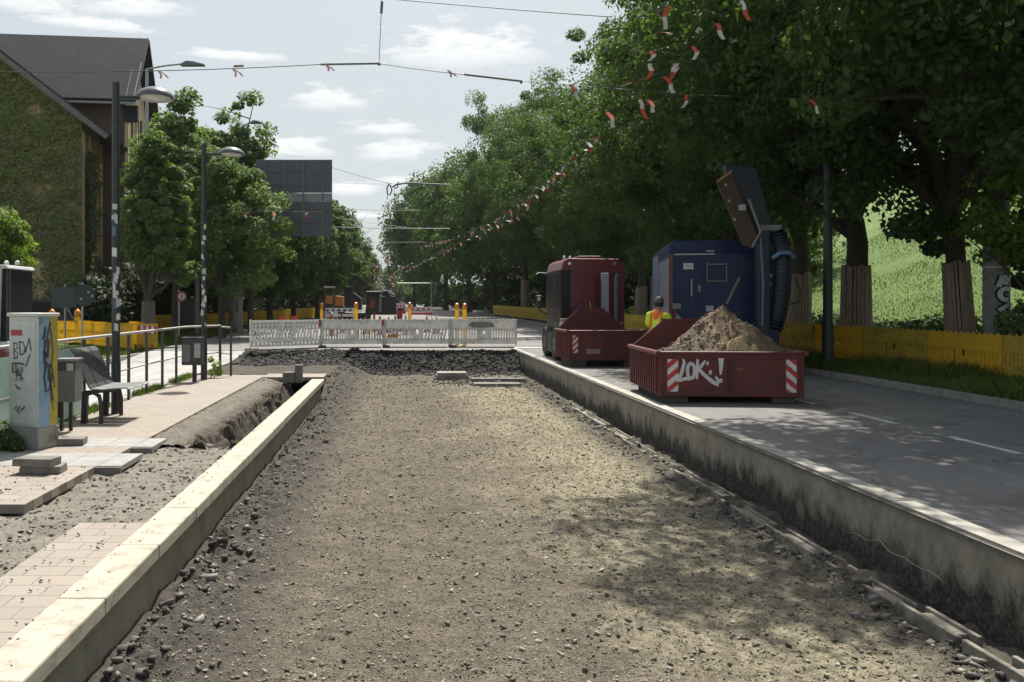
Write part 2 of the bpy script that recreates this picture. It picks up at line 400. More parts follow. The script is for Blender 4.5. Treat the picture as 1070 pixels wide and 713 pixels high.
# slope linking left road to the crossing and the hill on the right
gridmesh('road_ramp', np.array([-9.3, -5.62]), np.array([27., 30.2]), lambda X, Y: .445 + (Y - 27) / 3.2 * .232, ASPH_L, smooth=False)
gridmesh('hill', np.linspace(17.4, 90, 40), np.linspace(-30, 260, 60),
         lambda X, Y: .75 + np.maximum(0, Y - 35) * .008 + np.clip((X - 17.5) / 30, 0, 1) ** .9 * 13 + (fbm(X, Y, .12, 3, 4) - .5) * .8 * np.clip((X - 17.5) / 4, 0, 1), HILLG)
KERB = mat('kerb_stone', (.30, .285, .26), (.22, .21, .19), .85, 5, (.12, .11, .09), 3, .5, bump=.3, world=True)
def kerb(name, x0, x1, y0, y1, z0, z1):
    b = MB(); ys = [y0, 35., 60., 100., 150., y1]
    for a, c in zip(ys, ys[1:]):
        za, zc = gz(a), gz(c)
        b.add([(x0, a, z0 + za), (x1, a, z0 + za), (x1, a, z1 + za), (x0, a, z1 + za), (x0, c, z0 + zc), (x1, c, z0 + zc), (x1, c, z1 + zc), (x0, c, z1 + zc)],
              [(0, 1, 2, 3), (7, 6, 5, 4), (3, 2, 6, 7), (0, 3, 7, 4), (1, 5, 6, 2)])
    o = b.build(name, KERB); o['kind'] = 'structure'
kerb('left_kerb', -9.45, -9.303, -40, 230, .2, .615)
kerb('right_kerb', 10.003, 10.15, -40, 230, .4, .80)
WPAINT = mat('road_paint', (.62, .61, .58), (.40, .39, .37), .7, 12, (.2, .2, .19), 9, .6, world=True)
b = MB(); y = 2.4
while y < 60:
    z = .6795 + gz(y + 1.2)
    b.add([(7.03, y, z), (7.15, y, z), (7.15, y + 1.2, z), (7.03, y + 1.2, z)], [(0, 1, 2, 3)]); y += 2.3
y = 31
while y < 60:
    z = .6795 + gz(y + 3) + .012; b.add([(4.35, y, z), (9.8, y, z), (9.8, y + .5, z), (4.35, y + .5, z)], [(0, 1, 2, 3)]); y += 9
b.build('road_marking', WPAINT)['kind'] = 'structure'

# ------------------------------------------------------------------ stones
def stones(name, xy_z, size, m, label=None):
    n = len(xy_z); cube = np.array([(x, y, z) for z in (-1, 1) for y in (-1, 1) for x in (-1, 1)], float) * .5
    v = cube[None] * (1 + RNG.uniform(-.75, .55, (n, 8, 3)))
    v = v * (size[:, None, None] * RNG.uniform(.6, 1.3, (n, 1, 3)) * np.array([1, 1, .62]))
    a = RNG.uniform(0, 6.28, n); c, s = np.cos(a)[:, None], np.sin(a)[:, None]
    x = v[..., 0] * c - v[..., 1] * s; y = v[..., 0] * s + v[..., 1] * c
    t = RNG.uniform(-.5, .5, n)[:, None]; z = v[..., 2] + x * t
    v = np.stack([x, y, z], -1) + xy_z[:, None]
    f = np.array([(0, 2, 3, 1), (4, 5, 7, 6), (0, 1, 5, 4), (2, 6, 7, 3), (0, 4, 6, 2), (1, 3, 7, 5)])
    F = (f[None] + np.arange(n)[:, None, None] * 8).reshape(-1, 4)
    o = fast_mesh(name, v.reshape(-1, 3), F, m, attr=np.repeat(RNG.uniform(0, 1, n), 8)); o['kind'] = 'stuff'; return o
def mat_stone(name, dark, mid, light):
    m, nt, b = nmat(name); a = N(nt, 'ShaderNodeAttribute'); a.attribute_name = 'rnd'
    r = N(nt, 'ShaderNodeValToRGB'); e = r.color_ramp.elements
    e[0].color = (*dark, 1); e[1].color = (*light, 1); e[1].position = 1; k = e.new(.6); k.color = (*mid, 1)
    nt.links.new(a.outputs['Fac'], r.inputs[0])
    v = coord(nt, True)
    nt.links.new(mixc(nt, mapr(nt, noise(nt, v, 60, 4), .4, .7, 0, .5), r.outputs[0], mid), b.inputs['Base Color'])
    b.inputs['Roughness'].default_value = .9; return m
STONE = mat_stone('bed_stone', (.055, .048, .036), (.17, .147, .112), (.40, .365, .29))
STONE_B = mat_stone('asphalt_lump', (.018, .018, .018), (.045, .044, .042), (.16, .155, .145))
STONE_D = mat_stone('dark_stone', (.045, .042, .037), (.11, .10, .088), (.27, .25, .21))
n = 36000
Y = 4.6 + (RNG.uniform(0, 1, n) ** 1.7) * 22; X = RNG.uniform(-1.6, 3.9, n)
sz = .004 + .007 * RNG.uniform(0, 1, n) + .028 * RNG.uniform(0, 1, n) ** 14 + .0004 * Y
stones('loose_stones', np.stack([X, Y, bedz(X, Y) + sz * .15], -1), sz, STONE)
n = 6500
side = RNG.uniform(0, 1, n) < .55
Y = 4.4 + RNG.uniform(0, 1, n) ** 1.6 * 22
X = np.where(side, -1.9 + np.abs(RNG.normal(0, .26, n)), 3.95 - np.abs(RNG.normal(0, .22, n)))
sz = .009 + .06 * RNG.uniform(0, 1, n) ** 7
stones('soil_clods', np.stack([X, Y, bedz(X, Y) + sz * .2], -1), sz, STONE_D)
n = 3800
X = RNG.uniform(-1.9, 4.15, n); Y = RNG.uniform(26.9, 29.6, n); sz = RNG.uniform(.02, .08, n)
stones('asphalt_rubble', np.stack([X, Y, bedz(X, Y) + sz * .15], -1), sz, STONE_B)
n = 2600; X = RNG.uniform(-5.3, -1.9, n); Y = RNG.uniform(25.6, 29.4, n); sz = RNG.uniform(.02, .09, n)
stones('asphalt_rubble', np.stack([X, Y, padz(X, Y) + np.clip((Y - 26.3) / 2.5, 0, 1) * .24 + (fbm(X, Y, 5, 4, 77) - .5) * .16 * np.clip(Y - 25.5, 0, 1) + sz * .15], -1), sz, STONE_B)
n = 11000
X = RNG.uniform(-6.5, -2.3, n); Y = RNG.uniform(4.3, 11.6, n); ok = ~((X > -2.83) & (Y < 7.2)) & ~((X < -3.6) & (Y > 7.8)); X, Y = X[ok], Y[ok]
sz = .006 + .034 * RNG.uniform(0, 1, len(X)) ** 5
gzf = lambda X, Y: .37 + (fbm(X, Y, 1.3, 3, 8) - .45) * .09 + (fbm(X, Y, 7, 4, 2) - .5) * .05 + .05 * np.clip((7.8 - Y) * 2, 0, 1) * (X < -2.83) - .18 * (X < -5.6)
stones('fill_stones', np.stack([X, Y, gzf(X, Y) + sz * .15], -1), sz, STONE)
n = 900
X = RNG.uniform(-5, -2.3, n); Y = RNG.uniform(4.5, 11, n); ok = ((X > -2.8) & (Y < 7.1)) | ((X < -3.65) & (Y > 7.9) & (Y < 9.6)); X, Y = X[ok], Y[ok]
stones('paving_crumbs', np.stack([X, Y, X * 0 + PT + .004], -1), RNG.uniform(.004, .022, len(X)), STONE)

n = 420; X = np.clip(RNG.normal(-2.2, .09, n), -2.235, -1.94); Y = RNG.uniform(4.2, 20.3, n)
stones('coping_crumbs', np.stack([X, Y, X * 0 + .4755], -1), .003 + .013 * RNG.uniform(0, 1, n) ** 3, STONE_D)
# ================================================================== walls
def mat_wall():
    m, nt, b = nmat('stained_shaded_concrete'); v = coord(nt, True); p = sepxyz(nt, v)
    vs = coord(nt, True, (1, 3.2, 1.5)); vs2 = coord(nt, True, (1, 2, 1.4))
    col = mixc(nt, mapr(nt, noise(nt, vs2, 2, 6, .65), .35, .68), (.30, .275, .215), (.17, .155, .12))
    h = math_(nt, 'ADD', math_(nt, 'MULTIPLY', math_(nt, 'SUBTRACT', noise(nt, vs, 1.6, 7, .72), .5), 1.05), math_(nt, 'MULTIPLY', math_(nt, 'SUBTRACT', noise(nt, v, .8, 3), .5), .35))
    f = mapr(nt, math_(nt, 'SUBTRACT', p[2], h), .20, .42, 1, 0)
    col = mixc(nt, f, col, mixc(nt, mapr(nt, noise(nt, v, 25, 6, .7), .45, .62), (.018, .017, .014), (.085, .075, .06)))
    g = mapr(nt, math_(nt, 'ADD', p[2], math_(nt, 'MULTIPLY', h, .12)), .59, .66, 0, .75)  # dark band below the cap: shadow of its lip painted into the colour
    col = mixc(nt, g, col, (.10, .095, .08))
    nt.links.new(col, b.inputs['Base Color']); b.inputs['Roughness'].default_value = .9
    bumpn(nt, b, math_(nt, 'ADD', noise(nt, v, 30, 7, .7), math_(nt, 'MULTIPLY', f, .6)), .7, .02); return m
CONC = mat('concrete_grey', (.36, .34, .30), (.24, .225, .20), .9, 4, (.10, .095, .08), 2.2, .6, bump=.4, world=True)
WALL = mat_wall()
t = thing('retaining_wall', 'long stained grey concrete wall between the gravel bed and the right road', 'wall', (4.32, 15, 0))
b = MB(); b.box(-.10, .10, -22, 14.5, -.3, .688); b.build('wall_face', WALL, t, bevel=.012)
b = MB(); y = -20.
while y < 14.2: b.box(-.092, .092, y, y + 1.98, .691, .704); y += 2.0
b.build('wall_cap', mat('wall_cap', (.42, .40, .34), (.30, .285, .25), .85, 6, (.15, .14, .12), 4, .6, bump=.3, world=True), t)
t = thing('concrete_footing', 'low broken concrete strip half buried in soil at the foot of the right wall', 'footing', (3.97, 12, 0))
b = MB(); y = -9.
random.seed(5)
while y < 6.5:
    L = random.uniform(.7, 1.5); x = random.uniform(-.02, .02); z = random.uniform(.015, .065) ; b.box(-.10 + x, -.06 + x, y, y + L - .03, -.1, z + .02); b.box(.05 + x, .085 + x, y, y + L * .8, -.1, z + .02); b.box(-.058 + x, .048 + x, y + .1, y + L * .7, -.1, z - .004); y += L
b.build('footing_blocks', mat('footing_pale', (.30, .275, .225), (.13, .12, .095), .9, 7, (.05, .042, .033), 4, .85, bump=.6, world=True), t, bevel=.008)
# platform edge wall with its coping stones
t = thing('platform_edge_wall', 'concrete platform wall with pale yellowish coping on the left of the gravel bed', 'wall', (-2.08, 12, 0))
b = MB(); b.box(-.16, .095, -11.5, 8.42, -.5, .348); b.build('wall_face', mat('edge_wall_concrete', (.36, .33, .26), (.25, .23, .18), .9, 3, (.12, .11, .09), 1.6, .5, bump=.35, world=True, stretch=(1, 1, .5)), t)
COPE = mat('coping_stone', (.43, .405, .325), (.35, .33, .265), .85, 3, (.22, .19, .14), 6, .7, bump=.25, world=True)
c0 = None; y = -11.4; i = 0
while y < 8.3:
    L = 1.18
    if c0 is None:
        mb = MB(); mb.box(-.161, .158, 0, L - .004, .352, PT + .004); c0 = mb.build('coping_stone', COPE, t, bevel=.014); c0.location = (0, y, 0)
    else:
        c = c0.copy(); C.objects.link(c); c.parent = t; c.location = (random.uniform(-.003, .003), y, random.uniform(-.002, .002))
    y += L; i += 1
# grey crossing slabs and their ends
SLAB = mat('slab_grey', (.33, .325, .31), (.25, .245, .235), .85, 6, (.18, .17, .14), 4, .5, bump=.3, world=True)
DARKC = mat('dark_concrete', (.20, .185, .165), (.12, .11, .10), .9, 6, (.3, .28, .24), 5, .4, bump=.5, world=True)
for (y0, y1, xe, lab) in ((9.645, 10.445, -3.30, 'pale grey slab strip across the platform nearest the camera'), (10.925, 11.61, -3.32, 'pale grey slab strip across the platform beside the trench end')):
    t = thing('slab_strip', lab, 'paving slab', (-4.4, y0, PT), group='grey slab strips across the platform')
    b = MB(); x = -1.19
    while x < 4.4 + xe - .01:
        e = min(x + .4, 4.4 + xe); b.box(x, e - .006, 0.004, y1 - y0 - .004, -.065, .003); x += .4
    b.build('slab', SLAB, t, bevel=.006)
    MB().box(4.4 + xe - .34, 4.4 + xe + .0, -.05, -.002, -.13, -.006).build('rough_edge', DARKC, t, bevel=.01)
def blk(name, label, parts, loc, rz=0, group=None):
    """separate concrete blocks"""
    out = []
    for lab, (x0, x1, y0, y1, z0, z1), r in parts:
        b = MB().box(x0, x1, y0, y1, z0, z1); o = b.build(name, DARKC, bevel=.008)
        # chip the corners a little
        for v in o.data.vertices: v.co += Vector([random.uniform(-.006, .006) for _ in range(3)])
        o.location = loc; o.rotation_euler = (0, 0, rz + r); tag(o, lab, 'concrete block', group); out.append(o)
    return out
Z0 = PT + .002
x, y = PX(15, 9.15), 9.15
blk('concrete_block', '', [('dark concrete kerb block lying lowest in the two block stack on the platform', (.05, .50, 0, .24, 0, .085), R(3)),
    ('dark concrete kerb block resting on top of the two block stack by the cabinet', (-.03, .42, .01, .26, .086, .172), R(-7))], (x, y, Z0), 0, 'loose kerb blocks on the platform')
blk('concrete_block', '', [('single dark concrete kerb block beside the foot of the grey cabinet', (0, .33, 0, .26, 0, .09), R(8))], (PX(60, 10.95), 10.95, PT + .006), 0, 'loose kerb blocks on the platform')
x = PX(296, 21.0)
blk('concrete_block', '', [('wide grey concrete block at the far end of the sand trench', (0, .30, 0, .3, .0, .26), 0), ('taller narrow grey concrete block standing at the far trench end', (.31, .50, .02, .3, 0, .45), R(2))], (x, 20.85, .36), 0, 'blocks at the far trench end')
# manhole frames in the bed
x = PX(456, 27)
t = thing('manhole_frame', 'grey concrete shaft ring standing proud of the gravel, left of the flat plates', 'manhole', (PX(472, 25.6), 25.6, 0))
b = MB().box(-.5, .5, -.35, .35, .0, .17); b.build('shaft_ring', DARKC, t, bevel=.02)
b = MB().box(-.46, .46, -.31, .31, .172, .24); b.build('shaft_cover', CONC, t, bevel=.02)
t = thing('manhole_frame', 'low flat concrete shaft plate in two layers right of the raised ring', 'manhole', (PX(522, 23.6), 23.6, 0))
b = MB().box(-.75, .6, -.25, .25, -.02, .09); b.build('plate', DARKC, t, bevel=.02)
b = MB().box(-.72, .9, .9, 1.25, .02, .13); b.build('plate', DARKC, t, bevel=.02)
n = 900; X = RNG.normal(PX(505, 25), 1.0, n); Y = RNG.normal(24.9, .8, n); sz = RNG.uniform(.02, .08, n)
stones('excavated_soil', np.stack([X, Y, bedz(X, Y) + sz * .2], -1), sz, STONE_D)

# ================================================================== railing, glass, lamps, bins, bench, cabinet
BLK = mat('black_paint', (.022, .024, .026), (.035, .037, .038), .45, 8, (.10, .10, .09), 9, .35)
GALV = mat('galvanised', (.42, .42, .41), (.32, .32, .31), .5, 20, (.2, .19, .17), 6, .3, metal=.5)
STEEL = mat('grey_steel', (.22, .23, .23), (.16, .165, .17), .55, 10, metal=.3)
t = thing('railing', 'black post railing with worn grey handrail along the back of the platform', 'railing', (-5.42, 8, PT))
h = 1.33
b = MB(); b.tube([(0, 0, h), (0, 12.5, h), (.62, 13.7, h)], .027, 10); b.build('handrail', GALV, t, True)
b = MB(); b.tube([(0, 0, .62), (0, 12.5, .62), (.62, 13.7, .62)], .018, 8); b.build('mid_rail', GALV, t, True)
for yy in [0.2 + 1.15 * k for k in range(11)] : MB().bar((0, yy, -.05), (0, yy, h - .026), .05, .05).build('post', BLK, t)
MB().bar((.62, 13.7, -.05), (.62, 13.7, h - .026), .06, .06).build('post', BLK, t)
MB().tube([(.66, 13.7, h - .03), (.92, 13.6, h - .05)], .025, 8).build('return_rail', GALV, t, True); MB().tube([(.66, 13.7, .6), (.92, 13.6, .58)], .016, 8).build('return_mid_rail', GALV, t, True)
MB().bar((.93, 13.6, -.05), (.93, 13.6, h - .04), .05, .05).build('post', BLK, t)
def mat_glass(name, c):
    m, nt, b = nmat(name); v = coord(nt)
    nt.links.new(mixc(nt, mapr(nt, noise(nt, v, 3, 6), .35, .7), c, tuple(q * .8 for q in c)), b.inputs['Base Color'])
    b.inputs['Roughness'].default_value = .18; b.inputs['Transmission Weight'].default_value = .15; return m
GL = mat_glass('frosted_turquoise', (.33, .48, .43))
for k in range(5): MB().box(-.012, .012, .28 + 1.15 * k, .28 + 1.15 * k + 1.02, .06, 1.19).build('glass_panel', GL, t)
def lamppost(label, loc, seed, H):
    random.seed(seed)
    t = thing('street_lamp', label, 'street lamp', loc, group='black platform lamps with domed shades')
    b = MB(); b.tube([(0, 0, 0), (0, 0, H)], [.072, .066], 16); b.tube([(0, 0, 0), (0, 0, .9)], .082, 16); b.build('pole', BLK, t, True)
    b = MB().bar((.06, 0, H - .27), (.42, 0, H - .27), .05, .06); b.bar((.40, 0, H - .245), (.95, 0, H - .245), .07, .035); b.build('arm', BLK, t)
    sh = MB().lathe([(.30, .0), (.335, -.01), (.335, .015), (.30, .075), (.23, .13), (.13, .17), (.03, .185), (.001, .186)], (.69, 0, H - .27), 28).build('lamp_shade', mat('shade_paint', (.07, .078, .08), (.09, .095, .1), .28, 8, coat=.4), t, True)
    MB().lathe([(.001, -.05), (.12, -.045), (.22, -.02), (.26, -.003)], (.69, 0, H - .27), 24).build('diffuser', mat('diffuser', (.5, .5, .48), rough=.3), t, True)
    cols = [(.75, .75, .73), (.55, .6, .62), (.8, .78, .7), (.1, .2, .3), (.62, .6, .58)]
    for k in range(17):
        a0 = R(-90 + random.uniform(-60, 30)); wdt = random.uniform(.5, 1.2); z0 = random.uniform(1.3, H * .66); hh = random.uniform(.05, .17)
        b = MB(); m_ = 5; rr = .0725 + .0006 * (k + 1); sk = random.uniform(-.05, .05)
        vs = []
        for i in range(m_ + 1):
            a = a0 + wdt * i / m_; j = random.uniform(-.012, .012)
            vs += [(rr * math.cos(a), rr * math.sin(a), z0 + sk * i / m_ + j), (rr * math.cos(a), rr * math.sin(a), z0 + hh + sk * i / m_ + j)]
        b.add(vs, [(2 * i, 2 * i + 2, 2 * i + 3, 2 * i + 1) for i in range(m_)])
        c = random.choice(cols); b.build('sticker', mat('sticker_%d' % cols.index(c), c, tuple(q * .6 for q in c), .6, 30), t)
    return t
lamppost('nearer black lamp post with stickers beside the bench', (-4.98, 14.26, PT), 3, 5.8)
lamppost('farther black lamp post with stickers beside the litter bin', (-4.94, 20.5, PT), 4, 5.95)
GRY = mat('bin_grey', (.16, .165, .16), (.11, .112, .11), .55, 25, bump=.2)
def perf(b, x0, x1, y, z0, z1, d=.02, h=.01):
    z = z0
    while z < z1: b.box(x0, x1, y - .004, y, z, z + h); z += d
t = thing('litter_bin', 'dark grey litter bin on two thin posts in front of the bench', 'litter bin', (PX(72, 12.3), 12.3, PT), group='litter bins')
b = MB().box(-.145, .145, -.13, .13, .45, 1.06); perf(b, -.13, .13, -.13, .5, .9); b.build('bin_body', GRY, t, bevel=.01)
MB().box(-.16, .16, -.15, .15, 1.062, 1.10).build('lid', STEEL, t, bevel=.008)
MB().box(.02, .12, -.137, -.1345, .92, 1.03).build('notice', mat('notice', (.5, .5, .48), (.2, .2, .2), .6, 60), t)
MB().box(-.16, -.145, -.14, .14, .2, 1.06).box(-.15, .15, -.136, -.1355, .92, 1.05).build('bin_frame', BLK, t)
for x in (-.11, .03): MB().bar((x, 0, 0), (x, 0, .46), .045, .045).build('post', BLK, t)
t = thing('litter_bin', 'black box litter bin fixed beside the farther lamp post', 'litter bin', (PX(203, 20.0), 19.95, PT), group='litter bins')
b = MB().box(-.26, .22, -.15, .15, .42, 1.06); b.build('bin_body', BLK, t, bevel=.015)
MB().box(-.24, -.05, -.156, -.152, .5, .92).build('bin_panel', GRY, t); MB().box(.05, .2, -.156, -.152, .6, .95).build('poster', mat('torn_poster', (.5, .5, .5), (.2, .2, .22), .7, 20), t)
MB().box(-.27, .23, -.16, .16, 1.063, 1.10).build('lid', BLK, t, bevel=.01)
MB().bar((0.02, 0, 0), (0.02, 0, .43), .09, .09).build('post', BLK, t)
# bench
t = thing('platform_bench', 'black mesh bench with high curved backrest and pale grey seat on the platform', 'bench', (-5.05, 13.0, PT))
MESHM = mat('bench_mesh', (.085, .088, .088), (.06, .062, .062), .5, 40, bump=.6, bscale=300)
SEATM = mat('bench_seat', (.30, .305, .31), (.22, .225, .23), .4, 15, metal=.3)
for k in range(3):
    y0 = .0 + k * .36; b = MB()
    prof = [(.10, .56), (.06, .62), (-.02, .80), (-.10, 1.0), (-.16, 1.12), (-.22, 1.19)]
    for (xa, za), (xb, zb) in zip(prof, prof[1:]):
        b.bar((xa, y0 + .165, za), (xb, y0 + .165, zb), .33, .022)
    for i in range(8): yy = y0 + .02 + i * .042; b.tube([(x + .014, yy, z) for x, z in prof], .004, 4)
    b.build('backrest', MESHM, t)
    b = MB()
    sp = [(.10, .555), (.3, .545), (.5, .565), (.68, .575), (.72, .55)]
    for (xa, za), (xb, zb) in zip(sp, sp[1:]): b.bar((xa, y0 + .165, za), (xb, y0 + .165, zb), .33, .02)
    b.build('seat', SEATM, t)
for yy in (.06, 1.0):
    b = MB().bar((-.02, yy, 0), (0.0, yy, .5), .07, .09).bar((-.04, yy, .5), (.5, yy, .53), .05, .05)
    b.tube([(.0, yy, .46), (.12, yy, .5), (.22, yy, .44), (.25, yy, .3), (.25, yy, 0)], .035, 8); b.build('leg', BLK, t)
# switch cabinet
t = thing('switch_cabinet', 'tall grey electrical cabinet with black tags and a blue and yellow painted side', 'cabinet', (-4.75, 10.68, PT), R(-25))
W, D_ = .57, .34
CAB = mat('cabinet_grey', (.60, .60, .57), (.52, .52, .50), .5, 3, (.22, .20, .17), 4, .35)
MB().box(-W, -.0, 0, D_, 0, .285).build('plinth', mat('plinth', (.36, .35, .32), (.24, .23, .2), .9, 4, (.08, .08, .06), 3, .7, bump=.4), t, bevel=.01)
MB().box(-W + .012, -.012, .012, D_ - .012, .288, 1.75).build('cabinet_body', CAB, t, bevel=.008)
MB().box(-W + .055, -.06, .002, .010, .32, 1.70).build('door', CAB, t, bevel=.004)
b = MB().box(-W - .012, .012, -.012, D_ + .012, 1.752, 1.80); b.build('roof', mat('cab_roof', (.62, .62, .58), (.5, .5, .47), .6, 5, (.3, .28, .22), 5, .5), t, bevel=.012)
MB().box(-.008, -.0095, .016, .19, .30, 1.75).build('blue_paint', mat('blue_spray', (.19, .33, .50), (.30, .42, .52), .6, 7, (.05, .07, .10), 5, .5), t)
MB().box(-.008, -.0095, .192, D_ - .016, .30, 1.75).build('yellow_paint', mat('yellow_spray', (.50, .40, .06), (.38, .31, .08), .6, 7, (.2, .17, .05), 5, .4), t)
MB().box(-W + .06, -W + .27, -.004, .0, 1.50, 1.575).build('red_sticker', mat('red_sticker', (.45, .03, .03), (.35, .05, .05), .5), t)
INK = mat('black_ink', (.03, .028, .04), (.10, .10, .12), .6, 30)
fm = lambda u, v, o: (-W + u, .002 - o, v)
b = MB(); k = 0
def S2(pts, w_=.013):
    w_ *= 1.45
    global k
    k += 1; stroke(b, pts, w_, fm, .003 + .0007 * k)
S2([(.11, 1.40), (.13, 1.18)]); S2([(.10, 1.39), (.17, 1.40), (.18, 1.33), (.12, 1.30), (.19, 1.27), (.18, 1.20), (.11, 1.19)])
S2([(.22, 1.42), (.24, 1.24)]); S2([(.21, 1.42), (.29, 1.41), (.33, 1.33), (.30, 1.26), (.23, 1.24)]); S2([(.41, 1.47), (.33, 1.27)]); S2([(.40, 1.46), (.42, 1.40), (.44, 1.30)]); S2([(.42, 1.26), (.36, 1.12), (.33, 1.10)])
S2([(.10, 1.12), (.10, 1.0)], .016); S2([(.09, 1.125), (.24, 1.13), (.31, 1.12)], .016); S2([(.16, 1.11), (.17, .98), (.25, .96), (.28, 1.08)], .014); S2([(.12, 1.0), (.2, 1.04), (.28, .90)], .014); S2([(.22, 1.08), (.16, .90), (.3, .94)], .01)
S2([(.15, .84), (.20, .80), (.25, .79)], .014); S2([(.13, .52), (.2, .56), (.17, .49), (.24, .55), (.26, .50), (.33, .56)], .014); S2([(.2, .5), (.23, .46)], .012)
b.build('tag_writing', INK, t)
b = MB(); fs = lambda u, v, o: (-.0075 + o, u, v); k = 0
for pts, w_ in (([(.07, 1.45), (.12, 1.62), (.10, 1.30), (.20, 1.68)], .03), ([(.11, 1.42), (.17, 1.45), (.15, 1.2), (.10, 1.3), (.12, 1.05), (.19, 1.12), (.17, .9)], .045), ([(.14, 1.15), (.10, .95), (.13, .75), (.19, .78), (.22, .95), (.17, 1.05), (.24, .62)], .035), ([(.2, 1.6), (.24, 1.3), (.22, 1.1), (.27, .8)], .02), ([(.22, .95), (.2, .7), (.25, .5)], .012)):
    k += 1; stroke(b, pts, w_, fs, .003 + .0009 * k)
b.build('black_figure_tag', INK, t)
# ================================================================== barrier panels
YEL = mat('barrier_yellow', (.98, .70, .06), (.86, .60, .05), .55, 3, (.30, .23, .07), 5, .4, trans=.5)
OCH = mat('barrier_yellow_dirty', (.82, .62, .10), (.66, .50, .09), .65, 2, (.20, .17, .07), 4, .5, trans=.5)
WHT = mat('barrier_white', (.90, .90, .87), (.80, .80, .77), .6, 3, (.32, .30, .26), 5, .4, trans=.35)
RUB = mat('black_rubber', (.03, .03, .03), (.05, .05, .048), .85, 20, (.14, .13, .11), 5, .5)
REDM = mat('signal_red', (.50, .03, .025), (.38, .03, .03), .5, 10)
WHM = mat('signal_white', (.65, .65, .63), (.5, .5, .48), .5, 10)
def panel_mesh(kind, L=2.08):
    """plastic site barrier, 1.0 m high, slotted lower half"""
    b = MB(); h = 1.0; y0, y1 = -.02, .02
    b.box(0, L, y0, y1, .10, .28)
    b.box(0, L, y0, y1, .64, h - .03)
    b.box(0, .06, y0 - .006, y1 + .006, .04, h); b.box(L - .06, L, y0 - .006, y1 + .006, .04, h)
    b.box(.06, L - .06, y0 - .012, y1 + .012, h - .035, h - .005); b.box(.06, L - .06, y0 - .012, y1 + .012, .622, .645); b.box(.06, L - .06, y0 - .012, y1 + .012, .275, .295)
    mid = L / 2
    b.box(mid - .22, mid + .22, y0, y1, .295, .47); b.box(mid - .22, mid - .05, y0, y1, .47, .622); b.box(mid + .05, mid + .22, y0, y1, .47, .622)
    x = .06
    if kind == 'diag':
        while x < L - .2:
            if not (mid - .30 < x < mid + .16):
                b.prism([(x, .295), (x + .078, .295), (x + .158, .622), (x + .08, .622)], y0, y1)
            x += .115
    else:
        while x < L - .08:
            if not (mid - .25 < x < mid + .2): b.box(x, x + .066, y0 + .004, y1 - .004, .295, .622)
            x += .098
    x = .1
    while x < L - .05: b.box(x, x + .03, -.012, .012, h - .005, h + .035); x += .165
    return b
FOOT = lambda: MB().prism([(-.36, 0), (.36, 0), (.33, .09), (.12, .115), (-.12, .115), (-.33, .09)], -.13, .13, 'x')
def make_panel(kind, m, label, group, strip=False):
    t = thing('barrier_panel', label, 'barrier', group=group)
    panel_mesh(kind).build('panel_board', m, t)
    FOOT().build('foot', RUB, t, bevel=.01)
    if strip:
        b = MB(); b.box(1.99, 2.07, -.034, -.028, .72, .97); b.build('reflective_strip', REDM, t)
    return t
def run(pts, proto, zf, labf, first=False, n0=0, jit=.02):
    """panels end to end along a polyline, scaled slightly to fit"""
    k = n0; L = 2.1
    for (xa, ya), (xb, yb) in zip(pts, pts[1:]):
        D = math.hypot(xb - xa, yb - ya); n = max(1, round(D / L)); st = D / n; a = math.atan2(yb - ya, xb - xa)
        for i in range(n):
            x = xa + (xb - xa) * i / n; y = ya + (yb - ya) * i / n
            z0 = zf(x, y); z1 = zf(xa + (xb - xa) * (i + 1) / n, ya + (yb - ya) * (i + 1) / n)
            o = dup(proto, (x, y, z0 + random.uniform(-.012, .012)), a + random.uniform(-jit, jit), labf(k), (st / 2.1, 1, 1))
            o.rotation_euler[1] = -math.atan2(z1 - z0, st); k += 1
    return k
def kill(o):
    for c in list(o.children): bpy.data.objects.remove(c)
    bpy.data.objects.remove(o)
ORD = lambda n: '%d%s' % (n, 'th' if 10 <= n % 100 <= 20 else {1: 'st', 2: 'nd', 3: 'rd'}.get(n % 10, 'th'))
random.seed(1)
gR = 'yellow barriers along the right verge'
# pieces alternate between bright and dirty yellow
protoA = make_panel('slat', YEL, 'x', gR); protoB = make_panel('slat', OCH, 'x', gR)
vz = lambda x, y: .785 + gz(y) - .10 * max(0, min(1, (24 - y) / 8))
ptsR = [(13.75, 13.6), (13.35, 15.65), (13.1, 17.7), (12.85, 19.8), (12.45, 21.85), (12.15, 23.9)]
for i in range(5):
    run(ptsR[i:i + 2], (protoA, protoB, protoA, protoB, protoA)[i], vz, lambda k: 'bright yellow slatted barrier on the right verge, %s from the right picture edge' % ORD(k + 1) if i != 1 and i != 3 else 'dirty yellow slatted barrier on the right verge, %s from the right picture edge' % ORD(k + 1), n0=i)
k = run([(12.15, 23.9), (11.7, 35), (10.9, 60), (9.6, 84)], protoB, vz, lambda k: 'dull yellow barrier shaded by the right lindens, %s along from the right picture edge' % ORD(k + 1), n0=5)
fm2 = lambda u, v, o: (u, -.032 - o, v)
b = MB()
stroke(b, arc(.25, .84, .07, .06, 60, 300, 8), .012, fm2, .003); stroke(b, [(.36, .92), (.36, .78), (.44, .78)], .012, fm2, .004)
stroke(b, arc(.55, .84, .06, .06, 0, 350, 10), .012, fm2, .005); stroke(b, arc(.72, .85, .07, .06, 40, 320, 10), .012, fm2, .006); stroke(b, [(.82, .78), (.86, .92), (.9, .78)], .012, fm2, .007)
for o in list(C.objects):
    if o.get('label', '').startswith('bright yellow') and '1st from' in o['label']: t1 = o
b.build('tag_writing', INK, t1).location = (.45, 0, 0)
